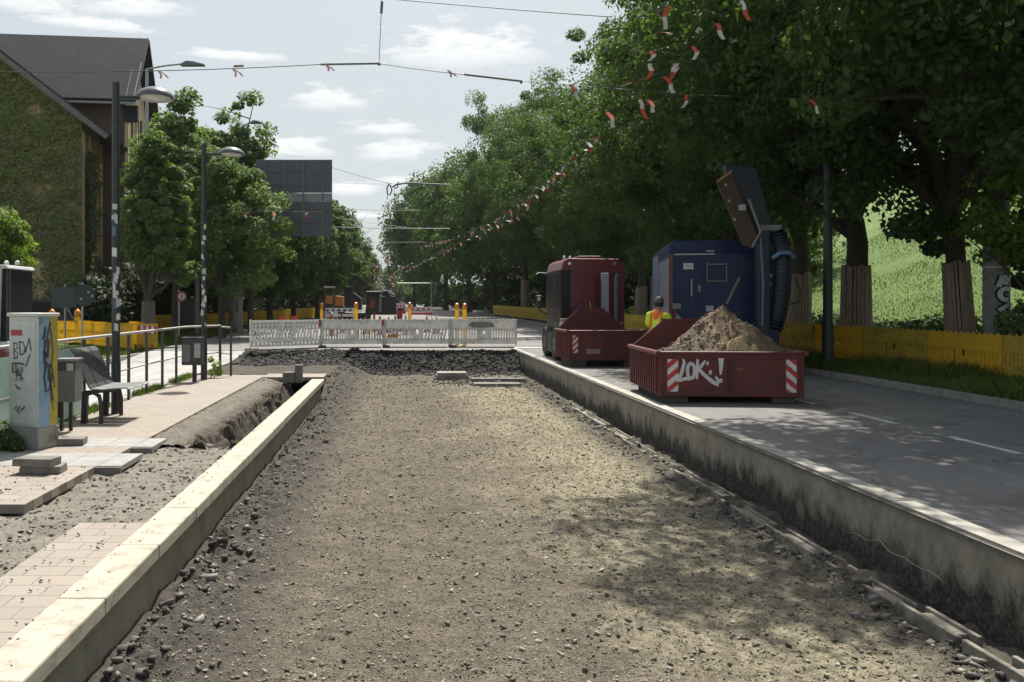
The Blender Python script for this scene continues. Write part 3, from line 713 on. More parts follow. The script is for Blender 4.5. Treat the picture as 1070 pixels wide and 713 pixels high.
# -- left fences
gL = 'yellow barriers on the far side of the left road'
lz = lambda x, y: .62 + gz(y)
run([(PX(-28, 38), 38), (PX(20, 36), 36), (-13.5, 34), (-9.75, 29.7)], protoA, lambda x, y: .64, lambda k: 'bright yellow slatted barrier in front of the ivy building, %s from the left' % ORD(k + 1))
run([(PX(135, 33.5), 33.5), (PX(150, 32.2), 32.2)], protoA, lz, lambda k: 'short bright yellow barrier standing behind the red and white board')
run([(PX(158, 46), 46), (PX(205, 49), 49), (PX(250, 55), 55), (PX(290, 65), 65), (PX(330, 78), 78)], protoA, lz, lambda k: 'dull yellow barrier along the grass under the left trees, %s from the left' % ORD(k + 1))
for o in C.objects:
    if o.get('group') == gR and (o.location.x < 0): o['group'] = gL
kill(protoA); kill(protoB)
# red and white board panel
t = thing('warning_board', 'red and white striped board on a yellow barrier at the end of the left fence', 'barrier board', (PX(143, 30.6), 30.6, .62), R(18))
panel_mesh('slat').build('panel_board', YEL, t).scale = (.36, 1, 1)
for i in range(7): MB().box(.04 + i * .095, .04 + (i + 1) * .095, -.05, -.036, .62, .93).build('board_stripe', (REDM, WHM)[i % 2], t)
FOOT().build('foot', RUB, t)
for i in range(3): MB().box(.10 + i * .2, .19 + i * .2, -.05, -.036, .13, .22).build('reflector', REDM, t)
# -- white barriers closing the bed
gW = 'white barriers closing the far end of the gravel bed'
ORG = mat('orange_paint', (.60, .30, .05), (.5, .25, .05), .5)
def bz(x, y): return .715
random.seed(2)
ends = [(PX(262, 28.0), 28.0), (PX(335.5, 29.6), 29.6), (PX(402, 29.75), 29.75), (PX(471, 29.8), 29.8), (PX(541, 29.75), 29.75)]
labs = ['white barrier with diagonal slots and holes, angled at the left end of the closing row', 'grey white barrier with some orange slats, second from left in the closing row',
        'grey white barrier with diagonal slots, third from left in the closing row', 'grey barrier with a black sprayed smudge, rightmost in the closing row beside the road']
GWH = mat('barrier_greywhite', (.80, .80, .77), (.68, .68, .64), .65, 3, (.25, .24, .21), 4, .5, trans=.35)
for i in range(4):
    (xa, ya), (xb, yb) = ends[i], ends[i + 1]; D = math.hypot(xb - xa, yb - ya)
    t = thing('barrier_panel', labs[i], 'barrier', (xa, ya, bz(0, 0) + (.09, .10, .10, .10)[i]), math.atan2(yb - ya, xb - xa), gW); L = D - .03
    m = WHT if i == 0 else GWH
    b = panel_mesh('diag' if i in (0, 2) else 'slat', L)
    if i == 0: b = MB(); b.box(0, L, -.02, .02, .30, .64)  # backing replaced below
    if i == 0:
        b = MB(); y0, y1 = -.02, .02
        for z0_, z1_ in ((.08, .16), (.23, .33), (.66, .72), (.79, .85), (.92, 1.0)): b.box(0, L, y0, y1, z0_, z1_)
        for zr in ((.16, .23), (.72, .79), (.85, .92)):
            x = 0
            while x < L: b.box(x, min(x + .09, L), y0, y1, *zr); x += .155
        x = .02
        while x < L - .15: b.prism([(x, .33), (x + .05, .33), (x + .15, .66), (x + .10, .66)], y0, y1); x += .125
        x = .12
        while x < L - .02: b.prism([(x, .33), (x + .035, .33), (x - .065, .66), (x - .10, .66)], y0 + .004, y1 - .004); x += .25
    b.build('panel_board', m, t)
    f = FOOT().build('foot', RUB if i else mat('wood_board', (.42, .35, .24), (.3, .24, .16), .8, 10), t, bevel=.01); f.location = (.05, 0, -.04); f.scale = (1, 1, .8)
    MB().bar((-.012, 0, .0), (-.012, 0, 1.03), .05, .05).build('post', m, t)
    if i in (0, 1): MB().box(L - .08, L + .0, -.036, -.0305, .76, .99).build('red_strip', REDM, t); MB().box(L - .06, L - .01, -.036, -.031, .33, .42).build('reflector', REDM, t)
    if i in (0,): 
        for xx, zz in ((1.28, .47), (1.44, .50), (1.38, .61)): MB().box(xx, xx + .05, -.031, -.024, zz, zz + .05).build('reflector', REDM, t)
    if i == 1:
        for j in (3, 5, 13, 15, 17, 19):
            MB().box(.06 + .098 * j, .108 + .098 * j, -.031, -.022, .31, .61).build('orange_slat', ORG, t)
    if i == 2: MB().box(.1, .5, -.031, -.021, .32, .45).build('orange_slat', ORG, t)
    if i == 3: MB().box(.95, 1.25, -.034, -.022, .57, .615).build('white_label', WHM, t); MB().prism([(.62, .78), (.75, .9), (1.2, .92), (1.55, .86), (1.6, .72), (1.2, .68), (.8, .69)], -.0245, -.021).build('spray_smudge', mat('smudge', (.15, .15, .145), (.33, .33, .31), .7, 8), t)
    # steel tube foot rail underneath
    MB().tube([(.1, -.12, -.02), (L - .1, -.12, -.02)], .025, 8).build('foot_rail', GALV, t, True)
o = MB().tube([(0, 0, 0), (0, 0, .42)], .055, 10).build('pipe_stub', CONC, smooth=True); o.location = (PX(357, 28.6), 28.6, .28); tag(o, 'short pale pipe stub sticking out of the dark rubble below the barriers', 'pipe')
# beacons
def mat_emit_like(name, c, r=.25):
    m, nt, b = nmat(name); v = coord(nt); nt.links.new(mixc(nt, mapr(nt, noise(nt, v, 12, 4), .3, .7), c, tuple(q * .75 for q in c)), b.inputs['Base Color'])
    b.inputs['Roughness'].default_value = r; b.inputs['Transmission Weight'].default_value = .12; return m
AMB = mat_emit_like('amber_lens', (.85, .30, .04))
def beacon(label, loc, s=1., group=None):
    t = thing('warning_lamp', label, 'warning lamp', loc, random.uniform(0, 1), group); t.scale = (s, s, s)
    MB().box(-.09, .09, -.05, .05, 0, .15).build('battery_box', YEL, t, bevel=.01)
    MB().lathe([(.06, .15), (.105, .17), (.115, .24), (.10, .32), (.06, .37), (.01, .385)], n=18).build('lens', AMB, t, True)
    MB().lathe([(.02, .385), (.03, .40), (.015, .415), (.001, .417)], n=8).build('cap', YEL, t)
for px, zz, lab in ((28, 35.8, 'orange warning lamp leftmost above the grey cabinet'), (54.5, 34.8, 'orange warning lamp in the middle above the cabinet roof edge'), (81, 34.1, 'orange warning lamp rightmost of three beside the round sign pole')):
    beacon(lab, (PX(px, zz), zz, 1.655), 1.25, 'orange lamps on the left yellow fence')
for px, zz, py, s, lab in ((336, 52, 331, .9, 'orange warning lamp far off behind the second white barrier'), (372, 40, 330, .95, 'tall yellow warning lamp left of the dark digger'), (428, 46, 330, .95, 'yellow warning lamp right of the dark digger'),
                       (477.5, 33, 331, .8, 'yellow warning lamp above the rightmost white barrier, left of a pair'), (485.5, 33.4, 331, .8, 'orange and yellow warning lamp above the rightmost white barrier, right of a pair')):
    z = PZ(py, zz); t = thing('warning_lamp', lab, 'warning lamp', (PX(px, zz), zz, z), 0, 'warning lamps beyond the white barriers')
    h = (331 - 316) * zz / 850 * .95
    b = MB().box(-.10 * s, .10 * s, -.06, .06, -(z - .68 - gz(zz)), h * .55).build('beacon_post', YEL, t, bevel=.02)
    MB().lathe([(.07, h * .55), (.12 * s, h * .6), (.13 * s, h * .75), (.10 * s, h * .93), (.02, h)], n=14).build('lens', AMB, t, True)
for i, px in enumerate((290, 303)):
    t = thing('delineator_board', 'tilted red and white delineator peeping over the left white barrier, %s' % ('left of two' if i == 0 else 'right of two'), 'delineator', (PX(px, 36), 36, .68), 0, 'tilted delineators behind the left white barrier')
    MB().prism([(-.02, .2), (.2, .2), (.32, 1.15), (.1, 1.15)], -.02, .02).build('board', WHM, t); MB().prism([(.07, .92), (.28, .96), (.36, 1.16), (.07, 1.16)], -.03, -.022).build('red_band', REDM, t); FOOT().build('foot', RUB, t)

# ================================================================== skips
SKR = mat('skip_red', (.13, .018, .018), (.085, .014, .014), .55, 2.5, (.035, .018, .014), 4, .9, bump=.5, bscale=9)
SKD = mat('skip_dark', (.05, .024, .022), (.08, .03, .028), .6, 5)
SKIDM = mat('rusty_skid', (.05, .045, .04), (.09, .07, .055), .8, 6)
def stripes(t, x0, x1, z0, z1, flip=False, name='warning_stripe'):
    """diagonal red/white plate; each band one polygon"""
    w_, n = x1 - x0, 6; hh = (z1 - z0) / n; rise = w_ * .85 * (1 if not flip else -1)
    MB().box(x0, x1, -.006, -.001, z0, z1).build('plate', WHM, t)
    b = MB()
    for i in range(-2, n + 3, 2):
        za = z0 + i * hh; poly = [(x0, za), (x1, za + rise), (x1, za + rise + hh), (x0, za + hh)]
        # clip to plate
        def clip(P, lim, keep):
            out = []
            for j in range(len(P)):
                a, c = P[j], P[(j + 1) % len(P)]; ia, ic = keep(a[1]), keep(c[1])
                if ia: out.append(a)
                if ia != ic: tt = (lim - a[1]) / (c[1] - a[1]); out.append((a[0] + tt * (c[0] - a[0]), lim))
            return out
        poly = clip(poly, z0, lambda q: q >= z0); poly = clip(poly, z1, lambda q: q <= z1) if poly else poly
        if len(poly) > 2: b.prism(poly, -.009, -.007)
    b.build(name, REDM, t)
def skip(label, loc, rz, W, D, H0, H1, trap, seed):
    """open container; near end x 0..W at y=0, far end wall raised as a trapezoid"""
    t = thing('skip_container', label, 'skip', loc, rz, 'red open skips on the right road')
    H = H1
    b = MB(); b.box(0, W, 0, .05, H0, H); b.build('end_door', SKR, t)
    b = MB(); b.box(0, .04, .052, D, H0, H)
    y = .12
    while y < D - .05: b.box(-.035, .0, y, y + .07, H0 + .02, H - .06); y += .17
    b.build('side_wall', SKR, t)
    b = MB(); b.box(W - .04, W, .052, D, H0, H)
    y = .12
    while y < D - .05: b.box(W, W + .035, y, y + .07, H0 + .02, H - .06); y += .17
    b.build('side_wall', SKR, t)
    MB().box(.041, W - .041, .052, D, H0, H0 + .05).build('floor', SKD, t)
    tx, th = trap
    MB().prism([(0, H0), (W, H0), (W, H), (W - tx, H + th), (tx, H + th), (0, H)], D + .002, D + .05).build('far_end_wall', SKR, t)
    MB().bar((tx, D + .026, H + th + .02), (W - tx, D + .026, H + th + .02), .07, .05).build('top_bar', SKR, t)
    b = MB(); b.tube([(-.02, -.03, H + .01), (-.02, D + .03, H + .01)], .045, 8).tube([(W + .02, -.03, H + .01), (W + .02, D + .03, H + .01)], .045, 8); b.tube([(.02, .02, H + .012), (W - .02, .02, H + .012)], .032, 8)
    b.build('rim', SKR, t, True)
    b = MB()
    for x in (0.0, W / 2 - .06, W / 2 + .02, W - .07): b.box(x + .002, x + .055, -.022, -.0, H0 - .02, H - .03)
    b.box(.06, W - .06, -.020, -.002, H0 - .02, H0 + .06); b.box(.06, W - .06, -.018, -.002, H - .09, H - .04)
    b.build('door_frame', SKR, t, bevel=.006)
    for x in (.12, W - .5): MB().box(x, x + .38, .06, D * .95, .0, H0 - .002).build('skid', SKIDM, t, bevel=.01)
    MB().box(W / 2 - .025, W / 2 + .015, -.05, -.023, H0 + .05, H - .08).build('door_bar', SKD, t)
    for z in (.3, .7): MB().tube([(W / 2 - .03, -.06, H0 + (H - H0) * z), (W / 2 + .03, -.06, H0 + (H - H0) * z)], .03, 8).build('hinge', SKD, t)
    return t
RZ = .68
H1 = 2.4 - .87 - RZ
t = skip('rusty red skip heaped with brown soil and sprayed with white letters, nearer of two', (4.46, 14.0, RZ), R(-4), 2.42, 2.3, .14, H1, (.62, .52), 1); SK1 = t
stripes(t, .14, .32, .17, H1 - .06); stripes(t, 2.42 - .30, 2.42 - .13, .17, H1 - .06, True)
b = MB(); fg = lambda u, v, o: (u, -.009 - o, v); k = 0
def S3(p, w_):
    global k
    p = [(.30 + (u - .31) * (.80 if u < 1.2 else .74), v) for u, v in p]
    k += 1; stroke(b, p, w_, fg, .002 + .0012 * k)
wv = .052
S3([(.43, .78), (.46, .70), (.40, .52), (.34, .42), (.31, .39), (.38, .40), (.50, .43), (.57, .40)], [.03, .05, .06, .06, .05, .06, .06, .03])
S3(arc(.60, .56, .075, .13, 80, 440, 16), .055)
S3([(.74, .76), (.73, .60), (.72, .42)], [.04, .06, .04]); S3([(.90, .74), (.83, .66), (.75, .58)], [.03, .055, .05]); S3([(.76, .60), (.84, .52), (.95, .44), (1.06, .37), (1.15, .33), (1.17, .40), (1.11, .47)], [.04, .06, .06, .07, .08, .06, .03])
S3([(.93, .66), (.96, .72)], .04); S3([(1.01, .57), (.99, .50)], .045)
S3([(1.30, .78), (1.30, .66), (1.29, .50)], [.09, .07, .035]); S3([(1.285, .43), (1.285, .36)], .06)
b.build('spray_letters', mat('white_spray', (.62, .60, .60), (.5, .48, .48), .6, 15), t)
H2 = 1.63 - RZ
t = skip('rusty red empty skip with high sloped end wall, standing behind the hook truck', (4.53, 21.9, RZ), 0, 2.02, 1.7, .20, H2, (.62, .58), 2)
stripes(t, .12, .26, .38, H2 - .1)
b = MB(); fg2 = lambda u, v, o: (u, -.004 - o, v)
for j, (u0, u1) in enumerate(((.50, .56), (.56, .60), (.61, .65), (.66, .70), (.71, .75), (.76, .80))): stroke(b, [(u0, .46), (u0 + .01, .40), (u1, .41)], .018, fg2, .003 + .001 * j)
b.box(.49, .86, -.0035, -.001, .36, .49)
b.build('name_plate', mat('plate_grey', (.35, .33, .31), (.12, .06, .06), .6, 40), t)
MB().bar((2.10, -.05, .0), (2.12, -.03, 1.05), .05, .05).build('side_post', SKR, t)
# heap of soil in the near skip
def heap(name, label, cx, cy, rx, ry, h, z, m, seed, rz=0, xs=.022):
    g = np.arange(-1, 1.0001, .022); X, Y = np.meshgrid(g, g); r = np.sqrt(X ** 2 + Y ** 2)
    prof = np.clip(1 - r, 0, 1) ** .92
    nz = (fbm(X + 5, Y + 5, 3, 5, seed) - .5); a = np.arctan2(Y, X); rill = (vnoise(a * 9 + 40, r * 1.5, seed) - .5)
    Z = h * prof + nz * .42 * np.clip(r * 3, .3, 1) * (prof > 0) + rill * .12 * prof + (fbm(X + 9, Y + 2, 12, 4, seed) - .5) * .13
    v = np.stack([cx + X * rx + .03 * nz, cy + Y * ry, z + Z], -1).reshape(-1, 3); n_ = len(g)
    i = (np.arange(n_ - 1)[:, None] * n_ + np.arange(n_ - 1)[None]).ravel(); f = np.stack([i, i + 1, i + n_ + 1, i + n_], -1)
    keep = (r.ravel()[i] < 1.02)
    return fast_mesh(name, v, f[keep], m, smooth=True), (X, Y, r, prof, Z)
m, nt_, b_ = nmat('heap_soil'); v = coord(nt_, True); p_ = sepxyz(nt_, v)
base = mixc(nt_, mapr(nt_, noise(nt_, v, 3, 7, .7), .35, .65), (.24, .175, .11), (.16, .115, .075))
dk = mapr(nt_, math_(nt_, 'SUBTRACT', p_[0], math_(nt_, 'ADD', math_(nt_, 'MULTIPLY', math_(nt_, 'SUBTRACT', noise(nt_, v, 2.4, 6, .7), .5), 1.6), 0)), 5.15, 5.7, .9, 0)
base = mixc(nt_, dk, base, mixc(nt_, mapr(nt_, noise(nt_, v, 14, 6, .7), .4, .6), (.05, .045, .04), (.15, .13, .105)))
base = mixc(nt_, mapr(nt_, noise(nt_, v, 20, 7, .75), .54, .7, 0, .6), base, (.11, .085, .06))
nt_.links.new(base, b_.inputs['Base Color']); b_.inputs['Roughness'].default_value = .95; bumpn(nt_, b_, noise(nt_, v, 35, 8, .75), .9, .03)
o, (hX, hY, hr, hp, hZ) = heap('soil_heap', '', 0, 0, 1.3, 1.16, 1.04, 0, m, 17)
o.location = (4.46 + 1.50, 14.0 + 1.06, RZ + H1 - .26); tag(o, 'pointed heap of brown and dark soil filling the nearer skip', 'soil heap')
n = 2600; ii = RNG.integers(0, hX.size, n); xs_, ys_, zs_, rr_ = hX.ravel()[ii], hY.ravel()[ii], hZ.ravel()[ii], hr.ravel()[ii]; kk = rr_ < .97
q = np.stack([xs_ * 1.3, ys_ * 1.16, zs_], -1)[kk] + RNG.normal(0, .01, (kk.sum(), 3)); cl_ = stones('soil_crumbs', q, .012 + .04 * RNG.uniform(0, 1, len(q)) ** 3, mat_stone('heap_crumb', (.06, .05, .04), (.22, .165, .11), (.36, .28, .19))); cl_.parent = o
o2, _ = heap('sand_lump', '', 0, 0, .34, .3, .34, 0, mat('sand_light', (.50, .38, .23), (.40, .30, .18), .95, 6, bump=.3), 5)
o2.location = (4.46 + 1.52, 14.32, RZ + H1 - .06); tag(o2, 'small smooth mound of yellow sand at the foot of the soil heap', 'sand')

# ================================================================== red hook truck
TR = mat('truck_red', (.14, .008, .011), (.11, .007, .010), .4, 4, (.04, .015, .015), 2, .5, coat=.12)
DKG = mat('dark_glass', (.010, .011, .013), (.016, .018, .02), .35, 4, spec=.2)
CHR = mat('chrome', (.6, .6, .6), (.45, .45, .45), .2, 8, metal=.8)
TAN = mat('pale_tank', (.48, .47, .42), (.36, .35, .31), .45, 6, (.2, .18, .14), 4, .5)
t = thing('hook_truck', 'dark red lorry cab seen from behind with a grey hook arm', 'lorry', (4.87, 24.6, .68)); W = 1.92
b = MB(); b.prism([(0, .78), (W, .78), (W, 2.7), (W - .04, 2.95), (W - .16, 3.06), (.22, 3.08), (.08, 3.0), (.0, 2.72)], 0, 2.45)
b.build('cab', TR, t, bevel=.035)
b = MB()
for z in (1.55, 1.72, 2.4, 2.62): b.box(.28, W - .12, -.018, -.001, z, z + .025)
for x in (.26, .98, W - .12): b.box(x, x + .025, -.016, -.002, 1.3, 2.85)
b.box(0.02, .24, -.02, -.001, 2.66, 2.7)
b.build('rear_ribs', TR, t, bevel=.006)
MB().box(-.006, -.001, .05, 2.35, .86, 2.74).build('side_window', DKG, t)
MB().box(.0, .28, -.035, -.002, .9, 2.72).build('air_deflector', DKG, t)
MB().box(.36, 1.08, -.03, -.019, .9, 1.62).build('rear_recess', BLK, t)
b = MB().box(.62, 1.35, .5, 1.3, 3.085, 3.18); b.build('roof_hatch', TR, t, bevel=.03)
for x in (.20, .38): MB().lathe([(.05, 3.08), (.055, 3.13), (.03, 3.17), (.001, 3.18)], (x, .5, 0), 10).build('roof_lamp', CHR, t, True)
for x in (.25, W - .3): MB().lathe([(.045, -.03), (.04, -.002)], (x, 0, 2.92), 12, 'y').build('work_lamp', CHR, t)
def wheel(t, x, y, r=.5, w_=.3):
    wh = MB().lathe([(r * .55, -w_ / 2), (r * .93, -w_ / 2), (r, -w_ / 2 + .05), (r, w_ / 2 - .05), (r * .93, w_ / 2), (r * .55, w_ / 2)], (x, y, r), 28, 'x').build('wheel', RUB, t, True)
    MB().lathe([(r * .54, -w_ / 2 + .02), (r * .2, -w_ / 2 - .03), (r * .18, w_ / 2 + .03), (r * .54, w_ / 2 - .02)], (x, y, r), 18, 'x').build('rim', STEEL, wh, True)
for x, y in ((-.05, .1), (W - .12, .1), (.0, 2.0), (W - .18, 2.0)): wheel(t, x, y, .48)
MB().box(.15, W - .15, -1.0, 2.3, .5, .76).build('chassis', BLK, t)
b = MB().box(-.10, .22, -.55, -.18, .55, 1.18); b.build('tank', TAN, t, bevel=.05)
b = MB().box(-.06, .6, -.5, -.1, 1.2, 1.27); b.build('mudguard', TAN, t, bevel=.02)
MB().box(.1, .42, -.45, -.2, 1.0, 1.18).build('equipment_box', mat('cream_box', (.55, .48, .28), (.4, .35, .2), .6), t)
b = MB().prism([(-.35, .9), (-.22, .9), (-.22, 2.62), (-.35, 2.62)], 1.14, 1.36, 'x'); b.build('hook_arm', mat('hook_grey', (.33, .34, .35), (.26, .27, .28), .5, 6), t, bevel=.015)
MB().box(1.09, 1.14, -.34, -.2, .9, 2.4).build('arm_flange', BLK, t)
MB().bar((.85, -.3, 1.12), (1.65, -.3, 1.12), .09, .09).build('cross_bar', STEEL, t); 
for x in (.78, 1.62): MB().tube([(x, -.34, 1.12), (x + .08, -.36, 1.08), (x + .14, -.36, 1.16)], .03, 6).build('hook_lug', CHR, t)
for x in (.62, .74, .86):
    MB().tube([(x, -.02, 1.75), (x + .03, -.14, 1.45), (x - .04, -.20, 1.15), (x + .02, -.28, .85)], .016, 6).build('air_hose', (BLK, REDM, YEL)[int((x - .6) / .12)], t, True)
MB().tube([(W - .3, -.12, .8), (W - .3, -.12, 2.45), (W - .26, -.16, 2.6)], .06, 10).build('exhaust_pipe', STEEL, t, True)
b = MB()
for y_ in (.9, 1.02): b.box(-.012, -.0065, y_, y_ + .012, .9, 2.7)
b.box(-.012, -.0065, .05, 2.35, 1.46, 1.475).box(-.012, -.0065, 1.04, 2.3, 2.45, 2.47); b.build('door_seam', STEEL, t)
MB().box(-.05, -.013, 1.12, 1.3, 1.5, 1.54).build('door_handle', CHR, t)
for z in (.42, .66): MB().box(-.1, -.02, 1.1, 1.7, z, z + .05).build('step', STEEL, t)
for x in (.05, W - .27): MB().box(x, x + .22, -1.03, -1.0, .55, .68).build('tail_lamp', REDM, t)
b = MB().tube([(-.02, 2.3, 1.35), (-.28, 2.2, 1.5), (-.34, 2.15, 1.7)], .03, 6); b.build('mirror_bracket', BLK, t)
MB().box(-.40, -.22, 2.1, 2.2, 1.55, 1.98).build('mirror', BLK, t, bevel=.02); MB().box(-.36, -.27, 2.06, 2.09, 1.8, 1.94).build('mirror_glass', CHR, t)
MB().tube([(0, 2.3, 2.7), (-.3, 2.25, 2.72), (-.38, 2.2, 2.66)], .025, 6).build('antenna', BLK, t)
MB().box(W + .1, W + .34, 1.9, 2.0, 1.5, 2.4).build('mirror', BLK, t, bevel=.02); MB().tube([(W, 1.9, 2.3), (W + .3, 1.9, 2.42)], .02, 6).build('mirror_bracket', BLK, t)
MB().bar((-.1, -.1, .3), (-.1, 2.4, .3), .06, .12).build('side_guard', STEEL, t)
for z in (.45, .75, 1.05): MB().box(-.13, -.128, .2, .25, z, z + .1).build('reflector', WHM, t)
for z in (.2,): MB().box(-.14, .0, .2, 2.3, z, z + .6).build('fender', BLK, t, bevel=.03)

# ================================================================== blue suction excavator
BLU = mat('truck_blue', (.007, .022, .082), (.005, .017, .060), .5, 3, (.02, .035, .08), 2.5, .5, coat=.1, spec=.3)
BLP = mat('pale_blue_side', (.33, .38, .48), (.26, .31, .41), .35, 3, (.10, .11, .13), 3, .5, coat=.4)
t = thing('suction_excavator', 'dark blue suction excavator lorry with a raised hose boom behind the soil heap', 'suction lorry', (6.63, 20.0, .68), R(-13)); W = 2.5
b = MB().prism([(0, .55), (W, .55), (W, 2.95), (.0, 2.95)], 0, 3.2); b.build('rear_body', BLU, t, bevel=.03)
MB().prism([(.03, 2.95), (W, 2.95), (W, 3.28), (.12, 3.28), (.03, 3.22)], .35, 5.4).build('upper_hood', BLU, t, bevel=.03)
MB().box(0.002, W - .01, 3.25, 5.4, .7, 2.94).build('tank_body', BLU, t, bevel=.03)
MB().box(-.006, -.002, .12, 3.15, .75, 2.85).build('side_panel', BLP, t); MB().box(-.006, -.001, 3.3, 5.35, .75, 3.1).build('side_panel', BLP, t)
MB().box(-.009, -.0065, 1.0, 1.9, 1.7, 2.3).build('side_emblem', mat('faded_emblem', (.35, .12, .10), (.22, .26, .36), .5, 5), t)
MB().box(-.02, .07, -.03, .0, .6, 2.93).build('corner_edge', TR, t)
MB().box(.10, 1.05, -.014, -.001, 2.90, 2.935).build('top_trim', GALV, t)
def quad(name, x0, x1, z0, z1, m, o=.006): MB().box(x0, x1, -o - .004, -o, z0, z1).build(name, m, t)
quad('door_label', .32, .55, 2.55, 2.70, WHM); 
b = MB(); 
for j in range(3): stroke(b, [(.35 + j * .06, 2.66), (.37 + j * .06, 2.59), (.39 + j * .06, 2.66)], .012, lambda u, v, o: (u, -.011 - o, v), .001)
b.build('label_print', INK, t)
quad('warning_label', .84, 1.02, 1.52, 1.66, mat('label_white', (.5, .5, .46), (.2, .2, .3), .6, 40)); quad('warning_label', .84, 1.02, 1.28, 1.42, MATS['label_white'])
b = MB()
for z in (2.25, 2.66): b.tube([(.86, -.08, z), (1.3, -.08, z)], .018, 6)
for x in (.86, 1.3): b.tube([(x, -.0, 2.20), (x, -.08, 2.25), (x, -.08, 2.70)], .015, 6)
b.build('ladder_step', STEEL, t)
MB().prism([(.09, 1.56), (.09, .95), (.62, .95)], -.03, -.008).build('wedge_plate', mat('grey_green', (.27, .29, .26), (.2, .21, .19), .6, 6), t)
MB().prism([(.08, .62), (.14, .62), (.14, 1.62), (.08, 1.62)], -.05, -.031).build('plate_edge', TR, t); MB().box(.06, .26, -.07, -.051, 1.58, 1.72).build('hinge_plate', STEEL, t)
MB().bar((1.3, -.04, 1.7), (1.6, -.04, 2.35), .05, .05).build('gas_strut', STEEL, t)
b = MB().box(.75, .77, -.02, -.001, .9, 2.85).box(1.5, 1.52, -.02, -.001, .9, 2.85).box(.1, 2.4, -.018, -.002, 1.80, 1.82); b.build('panel_seam', BLU, t)
MB().box(.85, 1.02, -.1, -.02, 2.97, 3.0).build('beacon_bar', GALV, t); MB().bar((2.15, -.1, 2.75), (2.22, -.1, 3.02), .05, .03).build('white_handle', WHM, t)
b = MB()
for z in (1.05, 1.35, 2.2, 2.5): b.box(1.06, 1.48, -.016, -.002, z, z + .02)
for i in range(7): b.box(1.6, 2.0, -.02, -.002, 2.45 + i * .05, 2.47 + i * .05)
b.build('rear_vent', BLD if 'boom_navy' in MATS else BLK, t)
MB().tube([(.5, -.05, 1.9), (.5, -.12, 1.9), (.5, -.12, 2.3), (.5, -.05, 2.3)], .018, 6).build('grab_handle', GALV, t, True); MB().tube([(1.75, -.05, 1.3), (1.8, -.14, 1.05), (1.6, -.16, .8), (1.4, -.1, .6)], .035, 8).build('hose', BLK, t, True)
for z in (.95, 2.0): MB().box(.66, .72, -.035, -.002, z, z + .16).build('hinge', STEEL, t)
quad('tail_lamp', 2.16, 2.32, 2.12, 2.22, mat('lamp_orange', (.5, .2, .08), rough=.4)); quad('tail_lamp', 2.24, 2.33, 2.34, 2.42, WHM)
b = MB(); stroke(b, arc(1.98, 1.15, .10, .10, 0, 350, 16), .012, lambda u, v, o: (u, -.007 - o, v), .002); stroke(b, [(1.90, 1.12), (1.98, 1.2), (2.06, 1.12)], .012, lambda u, v, o: (u, -.007 - o, v), .003); b.build('round_emblem', WHM, t)
for x, y in ((.2, .9), (W - .2, .9), (.2, 2.1), (W - .2, 2.1), (.2, 5.2), (W - .2, 5.2)): wheel(t, x, y, .5)
MB().box(.4, W - .4, 0.1, 6.4, .5, .7).build('chassis', BLK, t)
b = MB().prism([(5.45, .6), (7.2, .6), (7.25, 1.6), (7.0, 2.6), (5.45, 2.6)], .05, W - .05, 'x'); b.build('driver_cab', BLU, t, bevel=.05)
MB().box(.04, .048, 5.8, 6.8, 1.6, 2.4).build('side_window', DKG, t); MB().prism([(7.02, 2.5), (7.26, 1.62), (7.30, 1.62), (7.06, 2.5)], .2, W - .2, 'x').build('windscreen', DKG, t)
_n0 = set(t.children)
# boom, hose and mast, in the lorry's frame (x to the right, y away)
BLD = mat('boom_navy', (.006, .010, .025), (.010, .014, .03), .5, 3, (.03, .03, .035), 3, .5)
MB().box(2.24, 2.52, -1.0, -.66, .45, 3.6).build('mast', BLD, t, bevel=.03)
MB().bar((2.3, -.7, .7), (2.3, .1, .7), .25, .25).build('mast_bracket', BLU, t)
b = MB().box(2.30, 2.75, -1.04, -.98, 3.38, 3.50); 
for j in range(6): b.box(2.32 + j * .07, 2.36 + j * .07, -1.05, -1.041, 3.39, 3.49)
b.build('grille_bracket', STEEL, t)
MB().prism([(2.45, 3.0), (2.62, 3.35), (2.25, 4.85), (1.55, 4.95), (1.9, 3.7)], -.9, -.45).build('boom', BLD, t, bevel=.03)
MB().prism([(1.93, 3.05), (2.12, 2.98), (2.25, 3.22), (1.68, 4.72), (1.37, 4.5)], -1.02, -.93).build('boom_guard', mat('rusty_guard', (.085, .05, .032), (.055, .036, .026), .75, 5, (.04, .03, .02), 5, .6), t, bevel=.01)
MB().bar((1.36, -1.06, 4.52), (1.68, -1.06, 4.76), .05, .05).build('guard_lip', mat('worn_orange', (.35, .19, .09), rough=.7), t)
for x, z in ((1.60, 4.05), (1.72, 3.62), (1.53, 4.42)): MB().box(x, x + .05, -1.05, -1.021, z, z + .05).build('bolt_cap', GALV, t)
MB().box(1.83, 1.98, -1.07, -1.021, 3.85, 3.98).build('stop_block', GALV, t)
MB().tube([(2.12, -1.05, 3.0), (2.3, -1.08, 3.35), (2.05, -1.05, 4.1)], .035, 8).build('hydraulic_pipe', STEEL, t, True)
hb = MB(); pts = [(2.68, -.9, 3.35), (2.78, -.95, 3.0), (2.80, -.95, 2.5), (2.78, -.93, 2.0), (2.72, -.9, 1.5), (2.62, -.88, 1.1)]
hb.tube(pts, [.15, .17, .18, .18, .17, .15], 18)
for i in range(26):
    q = i / 25 * 4.999; j = int(q); f = q - j; p = Vector(pts[j]).lerp(Vector(pts[j + 1]), f); d_ = (Vector(pts[j + 1]) - Vector(pts[j])).normalized() * .015
    hb.tube([p - d_, p + d_], .192, 18)
hb.build('suction_hose', BLD, t, 'all')
